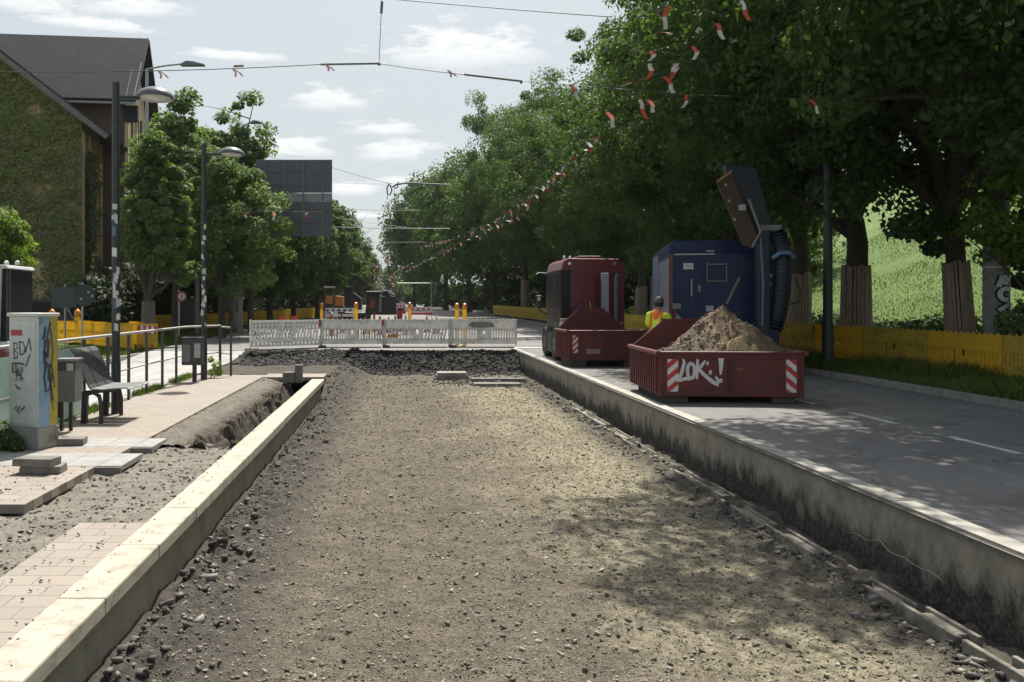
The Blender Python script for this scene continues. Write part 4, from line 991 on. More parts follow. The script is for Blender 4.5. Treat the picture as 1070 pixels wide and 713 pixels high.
MB().tube([(2.55, -1.1, 2.75), (2.68, -1.25, 2.85), (2.85, -1.25, 2.85), (2.98, -1.1, 2.75)], .05, 10).build('hose_highlight', mat('highlight_blue', (.12, .2, .36), rough=.3), t, True)  # blue arc: a highlight on the hose, painted as its own piece
MB().tube([(3.05, -.95, 2.3), (3.15, -.95, 2.0), (3.13, -.95, 1.75), (2.95, -.95, 1.7)], .025, 8).build('handle_loop', BLK, t, True)
MB().tube([(2.30, -1.02, 3.3), (2.36, -1.04, 2.2), (2.34, -1.04, 1.2)], .035, 8).build('hydraulic_pipe', mat('pipe_blue', (.10, .13, .22), rough=.35), t, True)

for c_ in t.children:
    if c_ not in _n0: c_.location.x -= .42
# ================================================================== people
SKIN = mat('skin', (.42, .24, .16), (.36, .2, .13), .55, 10)
def skinmesh(name, joints, edges, radii, m, parent, sub=2, root=0):
    me = bpy.data.meshes.new(name); me.from_pydata(joints, edges, []); me.materials.append(m)
    o = bpy.data.objects.new(name, me); C.objects.link(o); o.parent = parent
    bpy.context.view_layer.objects.active = o
    sk = o.modifiers.new('skin', 'SKIN'); sk.use_smooth_shade = True
    layer = me.skin_vertices[0] if me.skin_vertices else None
    if layer is None:
        b = bmesh.new(); b.from_mesh(me); b.verts.layers.skin.verify(); b.to_mesh(me); b.free(); layer = me.skin_vertices[0]
    for i, r in enumerate(radii):
        layer.data[i].radius = (r, r) if isinstance(r, (int, float)) else r
        layer.data[i].use_root = (i == root)
    ss = o.modifiers.new('sub', 'SUBSURF'); ss.levels = sub; ss.render_levels = sub
    return o
def person(label, loc, rz, vest, collar, trousers, cap, lean=.12, arms='front'):
    t = thing('person', label, 'person', loc, rz)
    # local frame: +x forward, y left, z up; 1.78 m tall
    L = lean
    J = [(0, 0, .95), (.02 + L * .2, 0, 1.12), (.02 + L * .7, 0, 1.32), (.0 + L, 0, 1.46), (.03 + L, 0, 1.54), (.06 + L * 1.1, 0, 1.63), (.055 + L * 1.1, 0, 1.72)]
    E = [(0, 1), (1, 2), (2, 3), (3, 4), (4, 5), (5, 6)]; Rr = [(.15, .12), (.14, .11), (.16, .12), (.13, .09), .055, (.078, .095), (.075, .085)]
    def chain(start, pts, rs):
        a = start
        for p, r in zip(pts, rs): J.append(p); Rr.append(r); E.append((a, len(J) - 1)); a = len(J) - 1
        return a
    for s in (-1, 1):
        chain(0, [(0, s * .10, .88), (.04 * s, s * .11, .50), (-.02 + .03 * s, s * .12, .10), (.10 + .03 * s, s * .13, .045), (.17 + .03 * s, s * .135, .04)], [.095, .062, .045, .045, .035])
        if arms == 'front': pp = [(L, s * .20, 1.43), (.06 + L, s * .25, 1.16), (.28 + L, s * .17, 1.08), (.34 + L, s * .15, 1.08)]
        else: pp = [(L, s * .20, 1.43), (-.02, s * .25, 1.15), (.06, s * .24, .92), (.08, s * .24, .86)]
        w_ = chain(3, pp, [.062, .045, .034, .030])
        hx, hy, hz = pp[-1]; dx, dz = ((1, 0) if arms == 'front' else (.2, -1))
        for q in range(4):
            o_ = (q - 1.5) * .022; b0 = (hx + dx * .05, hy + (o_ if arms == 'front' else 0), hz + dz * .05) if arms == 'front' else (hx + o_ * .9, hy, hz - .06)
            ln = (.075, .085, .08, .065)[q]
            chain(w_, [b0, (b0[0] + dx * ln * .55, b0[1], b0[2] + dz * ln * .55 - .008), (b0[0] + dx * ln * .85, b0[1], b0[2] + dz * ln * .85 - .03 * abs(dx))], [.0105, .0095, .008])
        chain(w_, [(hx + .02, hy - s * .035, hz + .01), (hx + .055, hy - s * .045, hz + .0)], [.012, .009])
    skinmesh('body', J, E, Rr, SKIN, t)
    # face: nose, eyes, ears
    hc = Vector(J[5]) + Vector((0, 0, .035))
    MB().lathe([(.018, 0), (.012, .02), (.001, .03)], (hc.x + .078, 0, hc.z - .02), 8, 'x').build('nose', SKIN, t, True)
    for s in (-1, 1):
        MB().lathe([(.001, -.01), (.012, -.004), (.012, .004), (.001, .01)], (hc.x + .080, s * .03, hc.z + .01), 8, 'x').build('eye', BLK, t)
        MB().lathe([(.001, -.012), (.026, -.006), (.026, .006), (.001, .012)], (hc.x - .005, s * .088, hc.z - .01), 8, 'y').build('ear', SKIN, t, True)
    MB().box(hc.x + .073, hc.x + .082, -.024, .024, hc.z - .062, hc.z - .054).build('mouth', mat('lips', (.25, .09, .08)), t)
    V = [J[0], J[1], J[2], J[3], (L + .01, 0, 1.49)]; VE = [(0, 1), (1, 2), (2, 3), (3, 4)]; VR = [(.185, .15), (.18, .145), (.195, .155), (.165, .125), (.08, .08)]
    for s in (-1, 1):
        V.append((L, s * .20, 1.43)); VR.append(.085); VE.append((3, len(V) - 1))
        V.append((.05 + L if arms == 'front' else .0, s * .248, 1.2)); VR.append(.068); VE.append((len(V) - 2, len(V) - 1))
        if arms == 'front': V.append((.22 + L, s * .19, 1.10)); VR.append(.05); VE.append((len(V) - 2, len(V) - 1))
        else: V.append((.05, s * .245, .97)); VR.append(.05); VE.append((len(V) - 2, len(V) - 1))
    skinmesh('jacket', V, VE, VR, vest, t)
    if collar:
        skinmesh('hood', [(L - .08, -.10, 1.46), (L - .10, 0, 1.47), (L - .08, .10, 1.46), (L - .12, 0, 1.36), (L - .11, -.0, 1.26)], [(0, 1), (1, 2), (1, 3), (3, 4)], [.075, .09, .075, .085, .05], collar, t)
        for s in (-1, 1): MB().tube([(L + .02, s * .11, 1.52), (L - .13, s * .12, 1.42), (L * .7 - .155, s * .11, 1.25), (L * .2 - .15, s * .10, 1.02)], .022, 6).build('brace_stripe', collar, t, True)
        MB().lathe([(.185, .0), (.196, .01), (.196, .05), (.185, .06)], (.01 + L * .15, 0, 1.0), 20).build('reflective_band', CHR, t, True).scale = (.82, 1.02, 1)
    P = [(0, 0, .97), (0, -.10, .86), (-.04, -.11, .5), (-.05, -.12, .12), (0, .10, .86), (.04, .11, .5), (.01, .12, .12)]
    skinmesh('trousers', P, [(0, 1), (1, 2), (2, 3), (0, 4), (4, 5), (5, 6)], [(.165, .135), .11, .085, .07, .11, .085, .07], trousers, t)
    for s in (-1, 1): MB().box(-.09 + .03 * s, .21 + .03 * s, s * .13 - .05, s * .13 + .05, 0.0, .11).build('boot', BLK, t, bevel=.03)
    cx, cz = hc.x - .01, hc.z + .02
    MB().lathe([(.104, .0), (.110, .02), (.105, .06), (.085, .10), (.05, .125), (.001, .135)], (cx, 0, cz + .005), 18).build('cap', cap, t, True)
    MB().prism([(cx + .06, -.07), (cx + .17, -.05), (cx + .17, .05), (cx + .06, .07)], cz + .005, cz + .018, 'z').build('cap_peak', cap, t)
    MB().lathe([(.088, -.09), (.096, -.05), (.100, .0)], (cx - .018, 0, cz + .0), 16).build('hair', mat('dark_hair', (.02, .016, .013), rough=.7), t, True)
    return t
HIV = mat('hivis_yellow', (.72, .95, .06), (.62, .85, .05), .6, 8)
HIO = mat('hivis_orange', (.95, .22, .04), (.8, .18, .03), .6, 8)
NAVY = mat('navy_cloth', (.02, .025, .045), (.03, .035, .055), .85, 10)
p = person('worker in yellow high visibility jacket and dark cap between skip and blue lorry', (PX(686, 18.4), 18.4, .68), R(52), HIV, HIO, NAVY, mat('cap_dark', (.05, .05, .055), (.12, .12, .12), .6), .10)
p.scale = (1.03, 1.03, 1.03)
p = person('distant worker in a tan vest and white helmet behind the left yellow fence', (PX(173, 49), 51, .62 + gz(51)), R(-70), mat('tan_vest', (.42, .33, .13), (.34, .27, .11), .7), None, NAVY, mat('helmet_white', (.7, .7, .68), rough=.3), .05, 'down')
p.location.x = PX(173.5, 51)

# ================================================================== ivy building
BRK = None
def mat_brick(name, a, b2, mortar, sc=1.):
    m, nt, b = nmat(name); v = coord(nt)
    mp = nt.nodes.new('ShaderNodeMapping'); mp.inputs['Rotation'].default_value = (R(90), 0, 0); nt.links.new(v, mp.inputs[0])
    cx = nt.nodes.new('ShaderNodeCombineXYZ'); s_ = sepxyz(nt, v)
    nt.links.new(math_(nt, 'ADD', s_[0], s_[1]), cx.inputs[0]); nt.links.new(s_[2], cx.inputs[1])
    br = N(nt, 'ShaderNodeTexBrick'); nt.links.new(cx.outputs[0], br.inputs['Vector'])
    br.inputs['Scale'].default_value = 1; br.inputs['Brick Width'].default_value = .25 * sc; br.inputs['Row Height'].default_value = .08 * sc; br.inputs['Mortar Size'].default_value = .008
    br.inputs['Color1'].default_value = (*a, 1); br.inputs['Color2'].default_value = (*b2, 1); br.inputs['Mortar'].default_value = (*mortar, 1)
    col = mixc(nt, mapr(nt, noise(nt, v, .8, 6), .4, .7, 0, .5), br.outputs['Color'], tuple(q * .6 for q in a))
    nt.links.new(col, b.inputs['Base Color']); b.inputs['Roughness'].default_value = .9; return m
YBR = mat_brick('yellow_brick', (.80, .62, .37), (.70, .53, .31), (.55, .44, .28)); DBR = mat_brick('dark_brick', (.15, .085, .055), (.11, .07, .05), (.13, .11, .09))
STO = mat('sandstone', (.42, .36, .27), (.33, .28, .21), .9, 3, (.2, .17, .13), 3, .5)
_S = mat('slate', (.020, .021, .024), (.030, .031, .035), .9, 14, (.06, .06, .06), 8, .4, stretch=(1, 1, 2), spec=.15)
SLT = mat_brick('slate', (.028, .029, .033), (.040, .041, .046), (.012, .012, .013), 1.9)
bt = thing('ivy_building', 'tall yellow brick building with dark slate roofs and an ivy covered gable at the left', 'building', (-18.0, 46, .6), R(6))
# local: x right, y away; corner of the wing at origin. ground z=.6
zw = lambda py, Z=46: PZ(py, Z) - .6
def part(b, name, m, **kw): return b.build(name, m, bt, **kw)
# wing with gable towards the camera; ridge runs away from the camera
gx = -9.0   # ridge x
ez = 12.3; rz_ = ez + 9.0 * .77
part(MB().prism([(-18, 0), (0, 0), (0, ez), (gx, rz_), (-18, ez)], 0, 4.0), 'gable_wall', YBR)
def roofslab(poly, t_, name, m=SLT):
    """poly: 4 pts; give it thickness t_"""
    p = [Vector(q) for q in poly]; n_ = (p[1] - p[0]).cross(p[3] - p[0]).normalized() * t_
    MB().add([tuple(q) for q in p] + [tuple(q + n_) for q in p], [(0, 1, 2, 3), (7, 6, 5, 4), (0, 4, 5, 1), (1, 5, 6, 2), (2, 6, 7, 3), (3, 7, 4, 0)]).build(name, m, bt)
ov = 1.55; zlo = ez - ov * .77
roofslab([(gx, -.6, rz_ + .02), (ov, -.6, zlo + .02), (ov, 4.05, zlo + .02), (gx, 4.05, rz_ + .02)], .22, 'wing_roof')
roofslab([(-18 - ov, -.6, zlo + .02), (gx, -.6, rz_ + .02), (gx, 4.05, rz_ + .02), (-18 - ov, 4.05, zlo + .02)], .22, 'wing_roof')
MB().bar((gx, -.68, rz_ - .02), (ov + .02, -.68, zlo - .02), .08, .30).build('barge_board', mat('grey_board', (.20, .19, .18), (.12, .115, .11), .8, 6), bt)
# gable corner piers, wing flank details
for y_ in (.0, 1.3, 2.6, 3.7):
    part(MB().box(.002, .16, y_, y_ + .32, .0, ez - .8), 'pilaster', YBR)
for y_ in (.45, 1.75, 3.0):
    for z0_, z1_ in ((1.6, 4.6), (6.0, 9.0)):
        f = part(MB().box(.004, .06, y_, y_ + .75, z0_, z1_), 'window', DKG); MB().box(.0605, .09, y_ + .35, y_ + .41, z0_, z1_).build('window_frame', STO, f); MB().box(.004, .20, y_ - .06, y_ + .81, z0_ - .2, z0_ - .02).build('sill', STO, f)
part(MB().box(-18.1, .22, -.12, 3.98, 0, 1.3), 'plinth', STO)
# transverse block (ridge runs left-right), slightly further out
bx0, bx1 = -17.5, 1.45; y0b, y1b = 4.0, 10.4; be = 14.6; brz = 19.0
part(MB().box(bx0, bx1, y0b, y1b, 0, be), 'block_wall', DBR)
part(MB().box(bx1 + .002, bx1 + .05, y0b + .02, y1b - .02, 1.6, be), 'facade', YBR)
part(MB().prism([(y0b, be), (y1b, be), ((y0b + y1b) / 2, brz - .35)], bx1 - .3, bx1, 'x'), 'gable_top', YBR)
part(MB().box(bx1 + .052, bx1 + .16, y0b, y1b, 0, 1.6), 'facade_plinth', STO)
ym = (y0b + y1b) / 2; o_ = .75; zl = be - .75 * .95
roofslab([(bx0, y0b - o_, be - .55), (bx1 + .85, y0b - o_, be - .55), (bx1 + .85, ym, brz), (bx0, ym, brz)], .2, 'main_roof')
roofslab([(bx0, ym, brz), (bx1 + .85, ym, brz), (bx1 + .85, y1b + o_, be - .55), (bx0, y1b + o_, be - .55)], .2, 'main_roof')
MB().box(bx0, bx1 + .8, y0b - o_ - .12, y0b - o_ + .02, be - .72, be - .58).build('gutter', mat('zinc', (.28, .28, .29), rough=.5, metal=.4), bt)
MB().bar((-6, y0b + .4, be + .75), (bx1 + .1, y0b + .4, be + .75), .05, .05).build('snow_guard', GALV, bt)
b = MB().bar((bx1 + .72, y0b - o_ - .06, be - .30), (bx1 + .72, ym, brz + .26), .05, .04).bar((bx1 + .25, y0b - o_ - .06, be - .30), (bx1 + .25, ym, brz + .26), .03, .03); b.build('verge_strip', MATS['zinc'], bt)
part(MB().box(bx1 + .02, bx1 + .8, y0b - .05, y0b + .3, be - 1.6, be - .6), 'eave_bracket', SLT)
part(MB().box(-14.0, -13.4, ym - 1.2, ym - .6, brz - 1.4, brz + 1.0), 'chimney', DBR)
MB().tube([(bx1 - .15, y0b - .10, 0), (bx1 - .15, y0b - .10, be - .7)], .10, 8).build('downpipe', mat('downpipe_brown', (.10, .06, .045), (.07, .045, .035), .6), bt, True)
for fl in ((2.0, 4.6), (6.2, 8.9), (9.9, 11.6) , (12.1, 14.0)):
    for y_ in (4.5, 5.5, 7.2, 8.2):
        f = part(MB().box(bx1 + .052, bx1 + .09, y_, y_ + .6, *fl), 'window', DKG)
        MB().box(bx1 + .091, bx1 + .14, y_ + .27, y_ + .33, *fl).build('window_frame', STO, f)
        MB().box(bx1 + .052, bx1 + .24, y_ - .08, y_ + .68, fl[0] - .2, fl[0] - .02).build('sill', STO, f)
for y_ in (4.15, 6.6, 9.9): part(MB().box(bx1 + .051, bx1 + .20, y_, y_ + .22, 1.7, be - .6), 'pilaster', YBR)
# rear wing peeping out
part(MB().box(-8, 2.2, 11.2, 18, 0, 11.6), 'rear_wing_wall', DBR)
roofslab([(-8, 10.6, 13.6), (1.2, 10.6, 13.6), (3.0, 10.6, 11.3), (3.0, 10.6, 11.3)], .15, 'rear_roof') if False else roofslab([(-8, 10.5, 13.9), (3.1, 10.5, 10.9), (3.1, 18.5, 10.9), (-8, 18.5, 13.9)], .2, 'rear_wing_roof')
# ================================================================== foliage
def mat_leaf(name, c1, c2, tr=.35, tc=None):
    m, nt, b = nmat(name); a = N(nt, 'ShaderNodeAttribute'); a.attribute_name = 'rnd'
    col = mixc(nt, a.outputs['Fac'], c1, c2)
    nt.links.new(col, b.inputs['Base Color']); b.inputs['Roughness'].default_value = .6; b.inputs['Specular IOR Level'].default_value = .22
    t_ = nt.nodes.new('ShaderNodeBsdfTranslucent'); nt.links.new(mixc(nt, 1., col, tc or (1.35, 1.65, .55), 'MULTIPLY'), t_.inputs[0])
    mx = nt.nodes.new('ShaderNodeMixShader'); mx.inputs[0].default_value = tr
    nt.links.new(b.outputs[0], mx.inputs[1]); nt.links.new(t_.outputs[0], mx.inputs[2]); nt.links.new(mx.outputs[0], nt.nodes['Material Output'].inputs[0])
    return m
LEAF_D = mat_leaf('linden_leaf', (.052, .085, .033), (.092, .132, .052), .42)
LEAF_L = mat_leaf('young_leaf', (.085, .130, .048), (.145, .190, .072), .42)
LEAF_F = mat_leaf('hazed_leaf', (.10, .13, .07), (.15, .18, .10), .3)  # paler greens put the distance haze into the leaf colour
LEAF_Y = mat_leaf('bright_leaf', (.12, .18, .035), (.18, .24, .05), .45)
IVY = mat_leaf('ivy_leaf', (.13, .155, .05), (.20, .22, .075), .15)
DRY = mat_leaf('ivy_dry', (.19, .16, .095), (.29, .24, .15), .15)
def leaves(cent, nrm_bias, n_per, rad, leaf, flat=.65, rng=None, droop=0.):
    """cent (k,3), rad (k,), -> verts, faces, attr"""
    rng = rng or RNG; k = len(cent); n = k * n_per
    c = np.repeat(cent, n_per, 0); r = np.repeat(rad, n_per)
    d = rng.normal(0, 1, (n, 3)); d /= np.linalg.norm(d, axis=1, keepdims=True)
    rr = r * rng.uniform(.35, 1.0, n) ** .55
    off = d * rr[:, None] * np.array([1, 1, flat]); off += rng.normal(0, .05, (n, 3)) * r[:, None]
    p = c + off
    nr = d * .7 + np.repeat(nrm_bias, n_per, 0) * .4 + np.array([0, 0, .55]) + rng.normal(0, .55, (n, 3))
    nr /= np.linalg.norm(nr, axis=1, keepdims=True)
    return quads(p, nr, leaf * rng.uniform(.45, 1.4, n), rng, droop)
def quads(p, nr, s, rng, droop=0.):
    n = len(p); t = rng.normal(0, 1, (n, 3)) + np.array([0, 0, -droop]); t -= nr * (t * nr).sum(1, keepdims=True); t /= np.linalg.norm(t, axis=1, keepdims=True)
    b = np.cross(nr, t); s = s[:, None]
    v = np.stack([p - t * s * .55, p + b * s * .36 - t * s * .05 + nr * s * .05, p + t * s * .55, p - b * s * .36 - t * s * .05 + nr * s * .05], 1)
    f = np.arange(n * 4).reshape(n, 4); return v.reshape(-1, 3), f, np.repeat(rng.uniform(0, 1, n), 4)
def crown_clumps(rng, n, rx, ry, rz, zc, rmin, rmax, lumps=5, bottom=.0, cone=0.):
    """clump centres inside an uneven ellipsoid"""
    ph = rng.uniform(0, 6.28, (lumps, 3)); d = rng.normal(0, 1, (n, 3)); d /= np.linalg.norm(d, axis=1, keepdims=True)
    f = 1 + .16 * np.sin(d[:, 0] * 3 + ph[0, 0]) * np.cos(d[:, 1] * 4 + ph[1, 0]) + .12 * np.sin(d[:, 2] * 5 + ph[2, 0] + d[:, 0] * 3)
    rr = f * rng.uniform(.18, 1, n) ** .42 * .9
    c = d * rr[:, None] * np.array([rx, ry, rz])
    tt = (c[:, 2] / rz + 1) / 2; c[:, :2] *= (1 + cone * (.5 - tt) * 1.2)[:, None] if cone else 1; c[:, 2] += zc; return c, rng.uniform(rmin, rmax, n)
def trunk_mb(rng, H, r0, lean=0., fork=.3, targets=None, dense=9):
    b = MB(); n = 7; pts = []; zf = H * fork
    for i in range(n): t_ = i / (n - 1); pts.append((lean * t_ + .05 * math.sin(i * 1.7) * t_, .04 * math.cos(i * 2.1) * t_, zf * t_ - .1))
    b.tube(pts, [r0 * (1.18 if i == 0 else 1 - .28 * i / (n - 1)) for i in range(n)], 14)
    top = Vector(pts[-1])
    if targets is not None:
        for tgt in targets[:dense]:
            tg = Vector(tgt); d_ = tg - top; st = top - Vector((0, 0, rng.uniform(0, zf * .12))); pp = [st]
            for j in range(1, 7):
                t_ = j / 6; q = st + d_ * t_ + Vector((0, 0, math.sin(t_ * math.pi) * d_.length * .10)) + Vector(rng.normal(0, .04 * d_.length / 3, 3)); pp.append(q)
            b.tube(pp, [r0 * .5 * (1 - .85 * j / 6) for j in range(7)], 8)
            for j in (2, 3, 4, 5):
                e = pp[j] + Vector(rng.normal(0, 1, 3)) * d_.length * .22 + Vector((0, 0, .3)); b.tube([pp[j], (pp[j] + e) / 2 + Vector((0, 0, .12)), e], [r0 * .16, r0 * .1, r0 * .03], 5)
    return b
BARK = mat('bark', (.075, .062, .048), (.045, .038, .03), .95, 6, (.12, .11, .09), 3, .5, bump=.8, bscale=25, stretch=(1, 1, .3))
BARK_L = mat('bark_pale', (.20, .185, .16), (.13, .12, .10), .95, 6, (.3, .29, .26), 3, .5, bump=.6, bscale=25, stretch=(1, 1, .3))
PLANK = mat('guard_plank', (.36, .27, .20), (.24, .185, .14), .85, 3, (.08, .06, .05), 6, .6, stretch=(6, 6, .6))
PLANKG = mat('guard_plank_grey', (.17, .165, .155), (.11, .105, .10), .85, 3, (.07, .065, .06), 6, .6, stretch=(6, 6, .6))
def guard(t, r, z0, z1, m, lean=0., n=15, broken=0):
    b = MB()
    for k in range(n):
        a = 2 * math.pi * k / n; rr = r * (1.12); x, y = rr * math.cos(a), rr * math.sin(a)
        M = Matrix.Translation((x, y, z0)) @ Matrix.Rotation(a + R(90), 4, 'Z') @ Matrix.Rotation(R(random.uniform(-.4, .4)), 4, 'Y')
        w_ = math.pi * rr / n * .84; q = 1 - random.uniform(0, .04)
        vs = [M @ Vector((sx_ * w_, sy_ * .014, zz)) for zz in (0, (z1 - z0) * q) for sy_ in (-1, 1) for sx_ in (-1, 1)]
        # narrow towards the top
        vs = [Vector((v_.x * (1 if j < 4 else .86) + (0 if j < 4 else lean * .6), v_.y * (1 if j < 4 else .86), v_.z)) for j, v_ in enumerate(vs)]
        b.add(vs, [(0, 2, 3, 1), (4, 5, 7, 6), (0, 1, 5, 4), (2, 6, 7, 3), (0, 4, 6, 2), (1, 3, 7, 5)])
    b.build('trunk_guard', m, t)
    for zz in (.35, .78):
        z = z0 + (z1 - z0) * zz; rr = r * 1.12 * (1 - .14 * zz) + .02
        MB().tube([(rr * math.cos(a) + lean * .6 * zz, rr * math.sin(a), z) for a in np.linspace(0, 2 * math.pi, 24)], .008, 5, False).build('guard_wire', STEEL, t)
def crown_obj(name, rng, clumps, rad, n_per, leaf, m, parent, flat=.65, droop=.3):
    cc = clumps.mean(0); nb = clumps - cc; nb /= (np.linalg.norm(nb, axis=1, keepdims=True) + 1e-6)
    v, f, a = leaves(clumps, nb, n_per, rad, leaf, flat, rng, droop)
    a = np.clip(a * .6 + np.repeat(rng.uniform(0, .4, len(clumps)), n_per * 4), 0, 1)
    return fast_mesh(name, v, f, m, parent, a)
def tree(name, label, loc, rng, H, R_, zc, rzz, r0, n_cl, n_per, leaf, m, group, barkm=None, lean=0., gd=None, rmin=.8, rmax=1.5, offx=0., fork=.25, nb=9, flat=.65, rz=0, cone=0.):
    t = thing(name, label, 'tree', loc, rz, group)
    c, r = crown_clumps(rng, n_cl, R_, R_, rzz, zc, rmin, rmax, cone=cone); c[:, 0] += offx
    order = np.argsort(-np.linalg.norm((c - c.mean(0)) / np.array([R_, R_, rzz]), axis=1)); pick = c[order[::max(1, len(c) // (nb * 2))]]
    trunk_mb(rng, H, r0, lean, fork, pick, nb).build('trunk', barkm or BARK, t, True)
    crown_obj('crown', rng, c, r, n_per, leaf, m, t, flat)
    if gd: guard(t, r0 + .03, gd[0], gd[1], gd[2], lean)
    return t
def g(s): return np.random.default_rng(s)
LOWC = lambda s, x0, x1, y0, y1, z0, z1, n: [(g(s + i).uniform(x0, x1), g(s + 50 + i).uniform(y0, y1), g(s + 99 + i).uniform(z0, z1), g(s + 150 + i).uniform(.55, 1.0)) for i in range(n)]
gRT = 'big lindens along the right verge'
# --- right row: three near masters, then copies
def near_linden(seed, label, loc, r0, lean, gd, n_cl=210, n_per=300, R_=5.6, zc=10.4, rzz=6.6, offx=-1.4, leaf=.15, extra=None, rz=0, sx_=1.12):
    rng = g(seed); t = thing('linden_tree', label, 'tree', loc, rz, gRT)
    c, r = crown_clumps(rng, n_cl, R_, R_, rzz, zc, .5, 1.35); c[:, 0] = c[:, 0] * sx_ + offx
    order = np.argsort(c[:, 2]); pick = [c[i] for i in order[6::max(1, len(c) // 13)] if abs(c[i][0] - offx) < 5]
    if extra is not None: c = np.concatenate([c, np.array([e[:3] for e in extra], float)]); r = np.concatenate([r, np.array([e[3] for e in extra], float)])
    
    b = trunk_mb(rng, 14, r0, lean, .30, pick, 12)
    b.build('trunk', BARK, t, True)
    crown_obj('crown', rng, c, r, n_per, leaf, LEAF_D, t, .62, .5)
    if gd: guard(t, r0 + .03, gd[0], gd[1], gd[2], lean, 26)
    return t
ex = lambda *a: list(a)
LEAF_S = mat_leaf('painted_shade_leaf', (.018, .028, .012), (.032, .048, .018), .2)  # near-black greens: the shade under the crowns is put into the leaf colour
T1 = near_linden(101, 'linden with a plank wrapped forking trunk, right of the green lamp pole', (13.4, 23.9, .76), .36, .0, (0, 2.8, PLANK), extra=ex((-2.6, -4.0, 5.6, .8), (-2.9, -4.1, 6.6, .9), (-2.2, -3.9, 6.2, .8), (-2.6, -4.1, 7.6, .9), (-3.2, -3.8, 5.4, .6), (1.2, -1, 3.9, .8), (2.2, -1.4, 3.7, .7), (-2.4, -1, 3.8, .9), (.9, -2, 3.6, .6), (3.0, -1.5, 4.2, .9), (-3.4, 0, 4.6, 1.)) + LOWC(500, -1, 6.5, -1, 2.5, 4.9, 7.5, 20))
T2 = near_linden(102, 'leaning linden with slanted plank guard left of the sprayed concrete mast', (14.25, 20.6, .74), .27, -.30, (0, 2.75, PLANK), extra=ex((-1.3, -.6, 3.7, .7), (-2.0, -1., 3.5, .6), (.9, -.8, 2.7, .4), (1.0, -.5, 3.3, .6), (1.0, -.7, 2.2, .3), (-1.1, -.6, 3.0, .3), (-3.2, -.5, 4.2, 1.)) + LOWC(800, -1, 4.5, -1, 2, 4.6, 7.5, 18))
T3 = near_linden(103, 'linden with plank guard partly hidden by the suction boom', (13.6, 27.8, .76), .34, .1, (0, 2.7, PLANK))
near = [T1, T2, T3]
T0 = near_linden(104, 'linden beyond the right picture edge whose leafy branches hang into view', (15.2, 14.2, .7), .35, 0, None, R_=5.6, offx=-4.2, sx_=1.35, n_cl=260, zc=9.8, rzz=5.6, extra=ex((-10.6, -2.0, 8.6, .9), (-11.3, -1.6, 8.8, .8), (-12.0, -2.1, 9, .6), (-9.9, -1.2, 8.4, .9), (-9.2, -1.8, 8.3, .8), (-10.6, -2.8, 8.9, .7), (-5.2, .2, 6.3, 1.0), (-4.6, .3, 5.3, .8), (-5.4, -.2, 7.3, 1), (-3.9, .2, 4.6, .75), (-5.2, .3, 5.2, .6), (-4.4, .3, 6.4, .9), (-5.8, .2, 5.9, .7), (-3.6, .4, 3.9, .5), (-4.1, .4, 5.5, .8), (-2.2, .8, 4.2, .8), (-1.8, 1.2, 3.4, .6), (-2.0, 1.0, 2.9, .5), (-1.4, 1.4, 3.9, .7), (-2.7, 1.4, 4.8, .8), (-1.3, .6, 2.5, .45), (-1.6, 1.7, 2.2, .4)))
dup(T2, (15.5, 7.4, .7), R(200), 'linden nearest the camera, wholly beyond the right picture edge, shading the road').scale = (1, 1, 1)
names = ['first', 'second', 'third', 'fourth', 'fifth', 'sixth', 'seventh', 'eighth', 'ninth', 'tenth', 'eleventh', 'twelfth', 'thirteenth', 'fourteenth']
Ys = [33, 38.5, 45, 52, 60, 69, 79]
for i, y in enumerate(Ys):
    x = 13.3 - max(0, y - 60) * .06
    q = near[i % 3]
    sc = (.88, .92, .93, .97, 1.02, 1.18, 1.3)[i]
    o = dup(q, (x, y, .76 + gz(y)), R((0, 25, -20, 12, -30, 20, 5)[i]), 'dark linden in the right row, %s tree beyond the plank guarded trunk behind the boom' % names[i], ((.84, .84, .84, .86, .9, .95, 1.)[i], 1.0 + i * .02, sc))
# second row and undergrowth behind, closing the view under the crowns
for i, (x, y, s_) in enumerate(((20.5, 50, .85), (20, 57, .9), (18.5, 67, .9), (17.5, 78, .95), (16, 91, 1.))):
    dup(near[(i + 1) % 3], (x, y, -.9 + gz(y)), R(160 + i * 37), 'tree of the rear row on the slope foot, %s counting away from the camera' % names[i], (s_, s_, s_ * .85))
# sunlit nearer mid canopy in front of the row (left flank of the crowns)
mid = tree('linden_tree', 'tall linden far along the right row, nearest of the smooth distant crowns', (10.6, 92, 1.2), g(31), 15, 7., 10.5, 8.2, .4, 130, 150, .36, LEAF_D, gRT, rmin=1.2, rmax=2.2)
for i, (x, y, s) in enumerate(((9.0, 106, 1.02), (6.9, 122, 1.05), (4.6, 140, 1.08), (2.8, 160, .95))):
    dup(mid, (x, y, .8 + gz(y)), i * 1.3, 'tall linden far along the right row, %s of the distant crowns' % names[i + 1], (s, s, s * 1.18))
tree('added_sunlit_tree', 'added small tree, bright leaves standing in for sunlit linden leaves before the concrete mast', (PX(1078, 18.6), 18.6, .7), g(48), 5.4, 1.15, 4.0, 1.9, .07, 60, 110, .12, LEAF_Y, None, rmin=.16, rmax=.42, fork=.4, offx=-.35)  # added tree; its bright leaf colour stands in for sunlit linden leaves
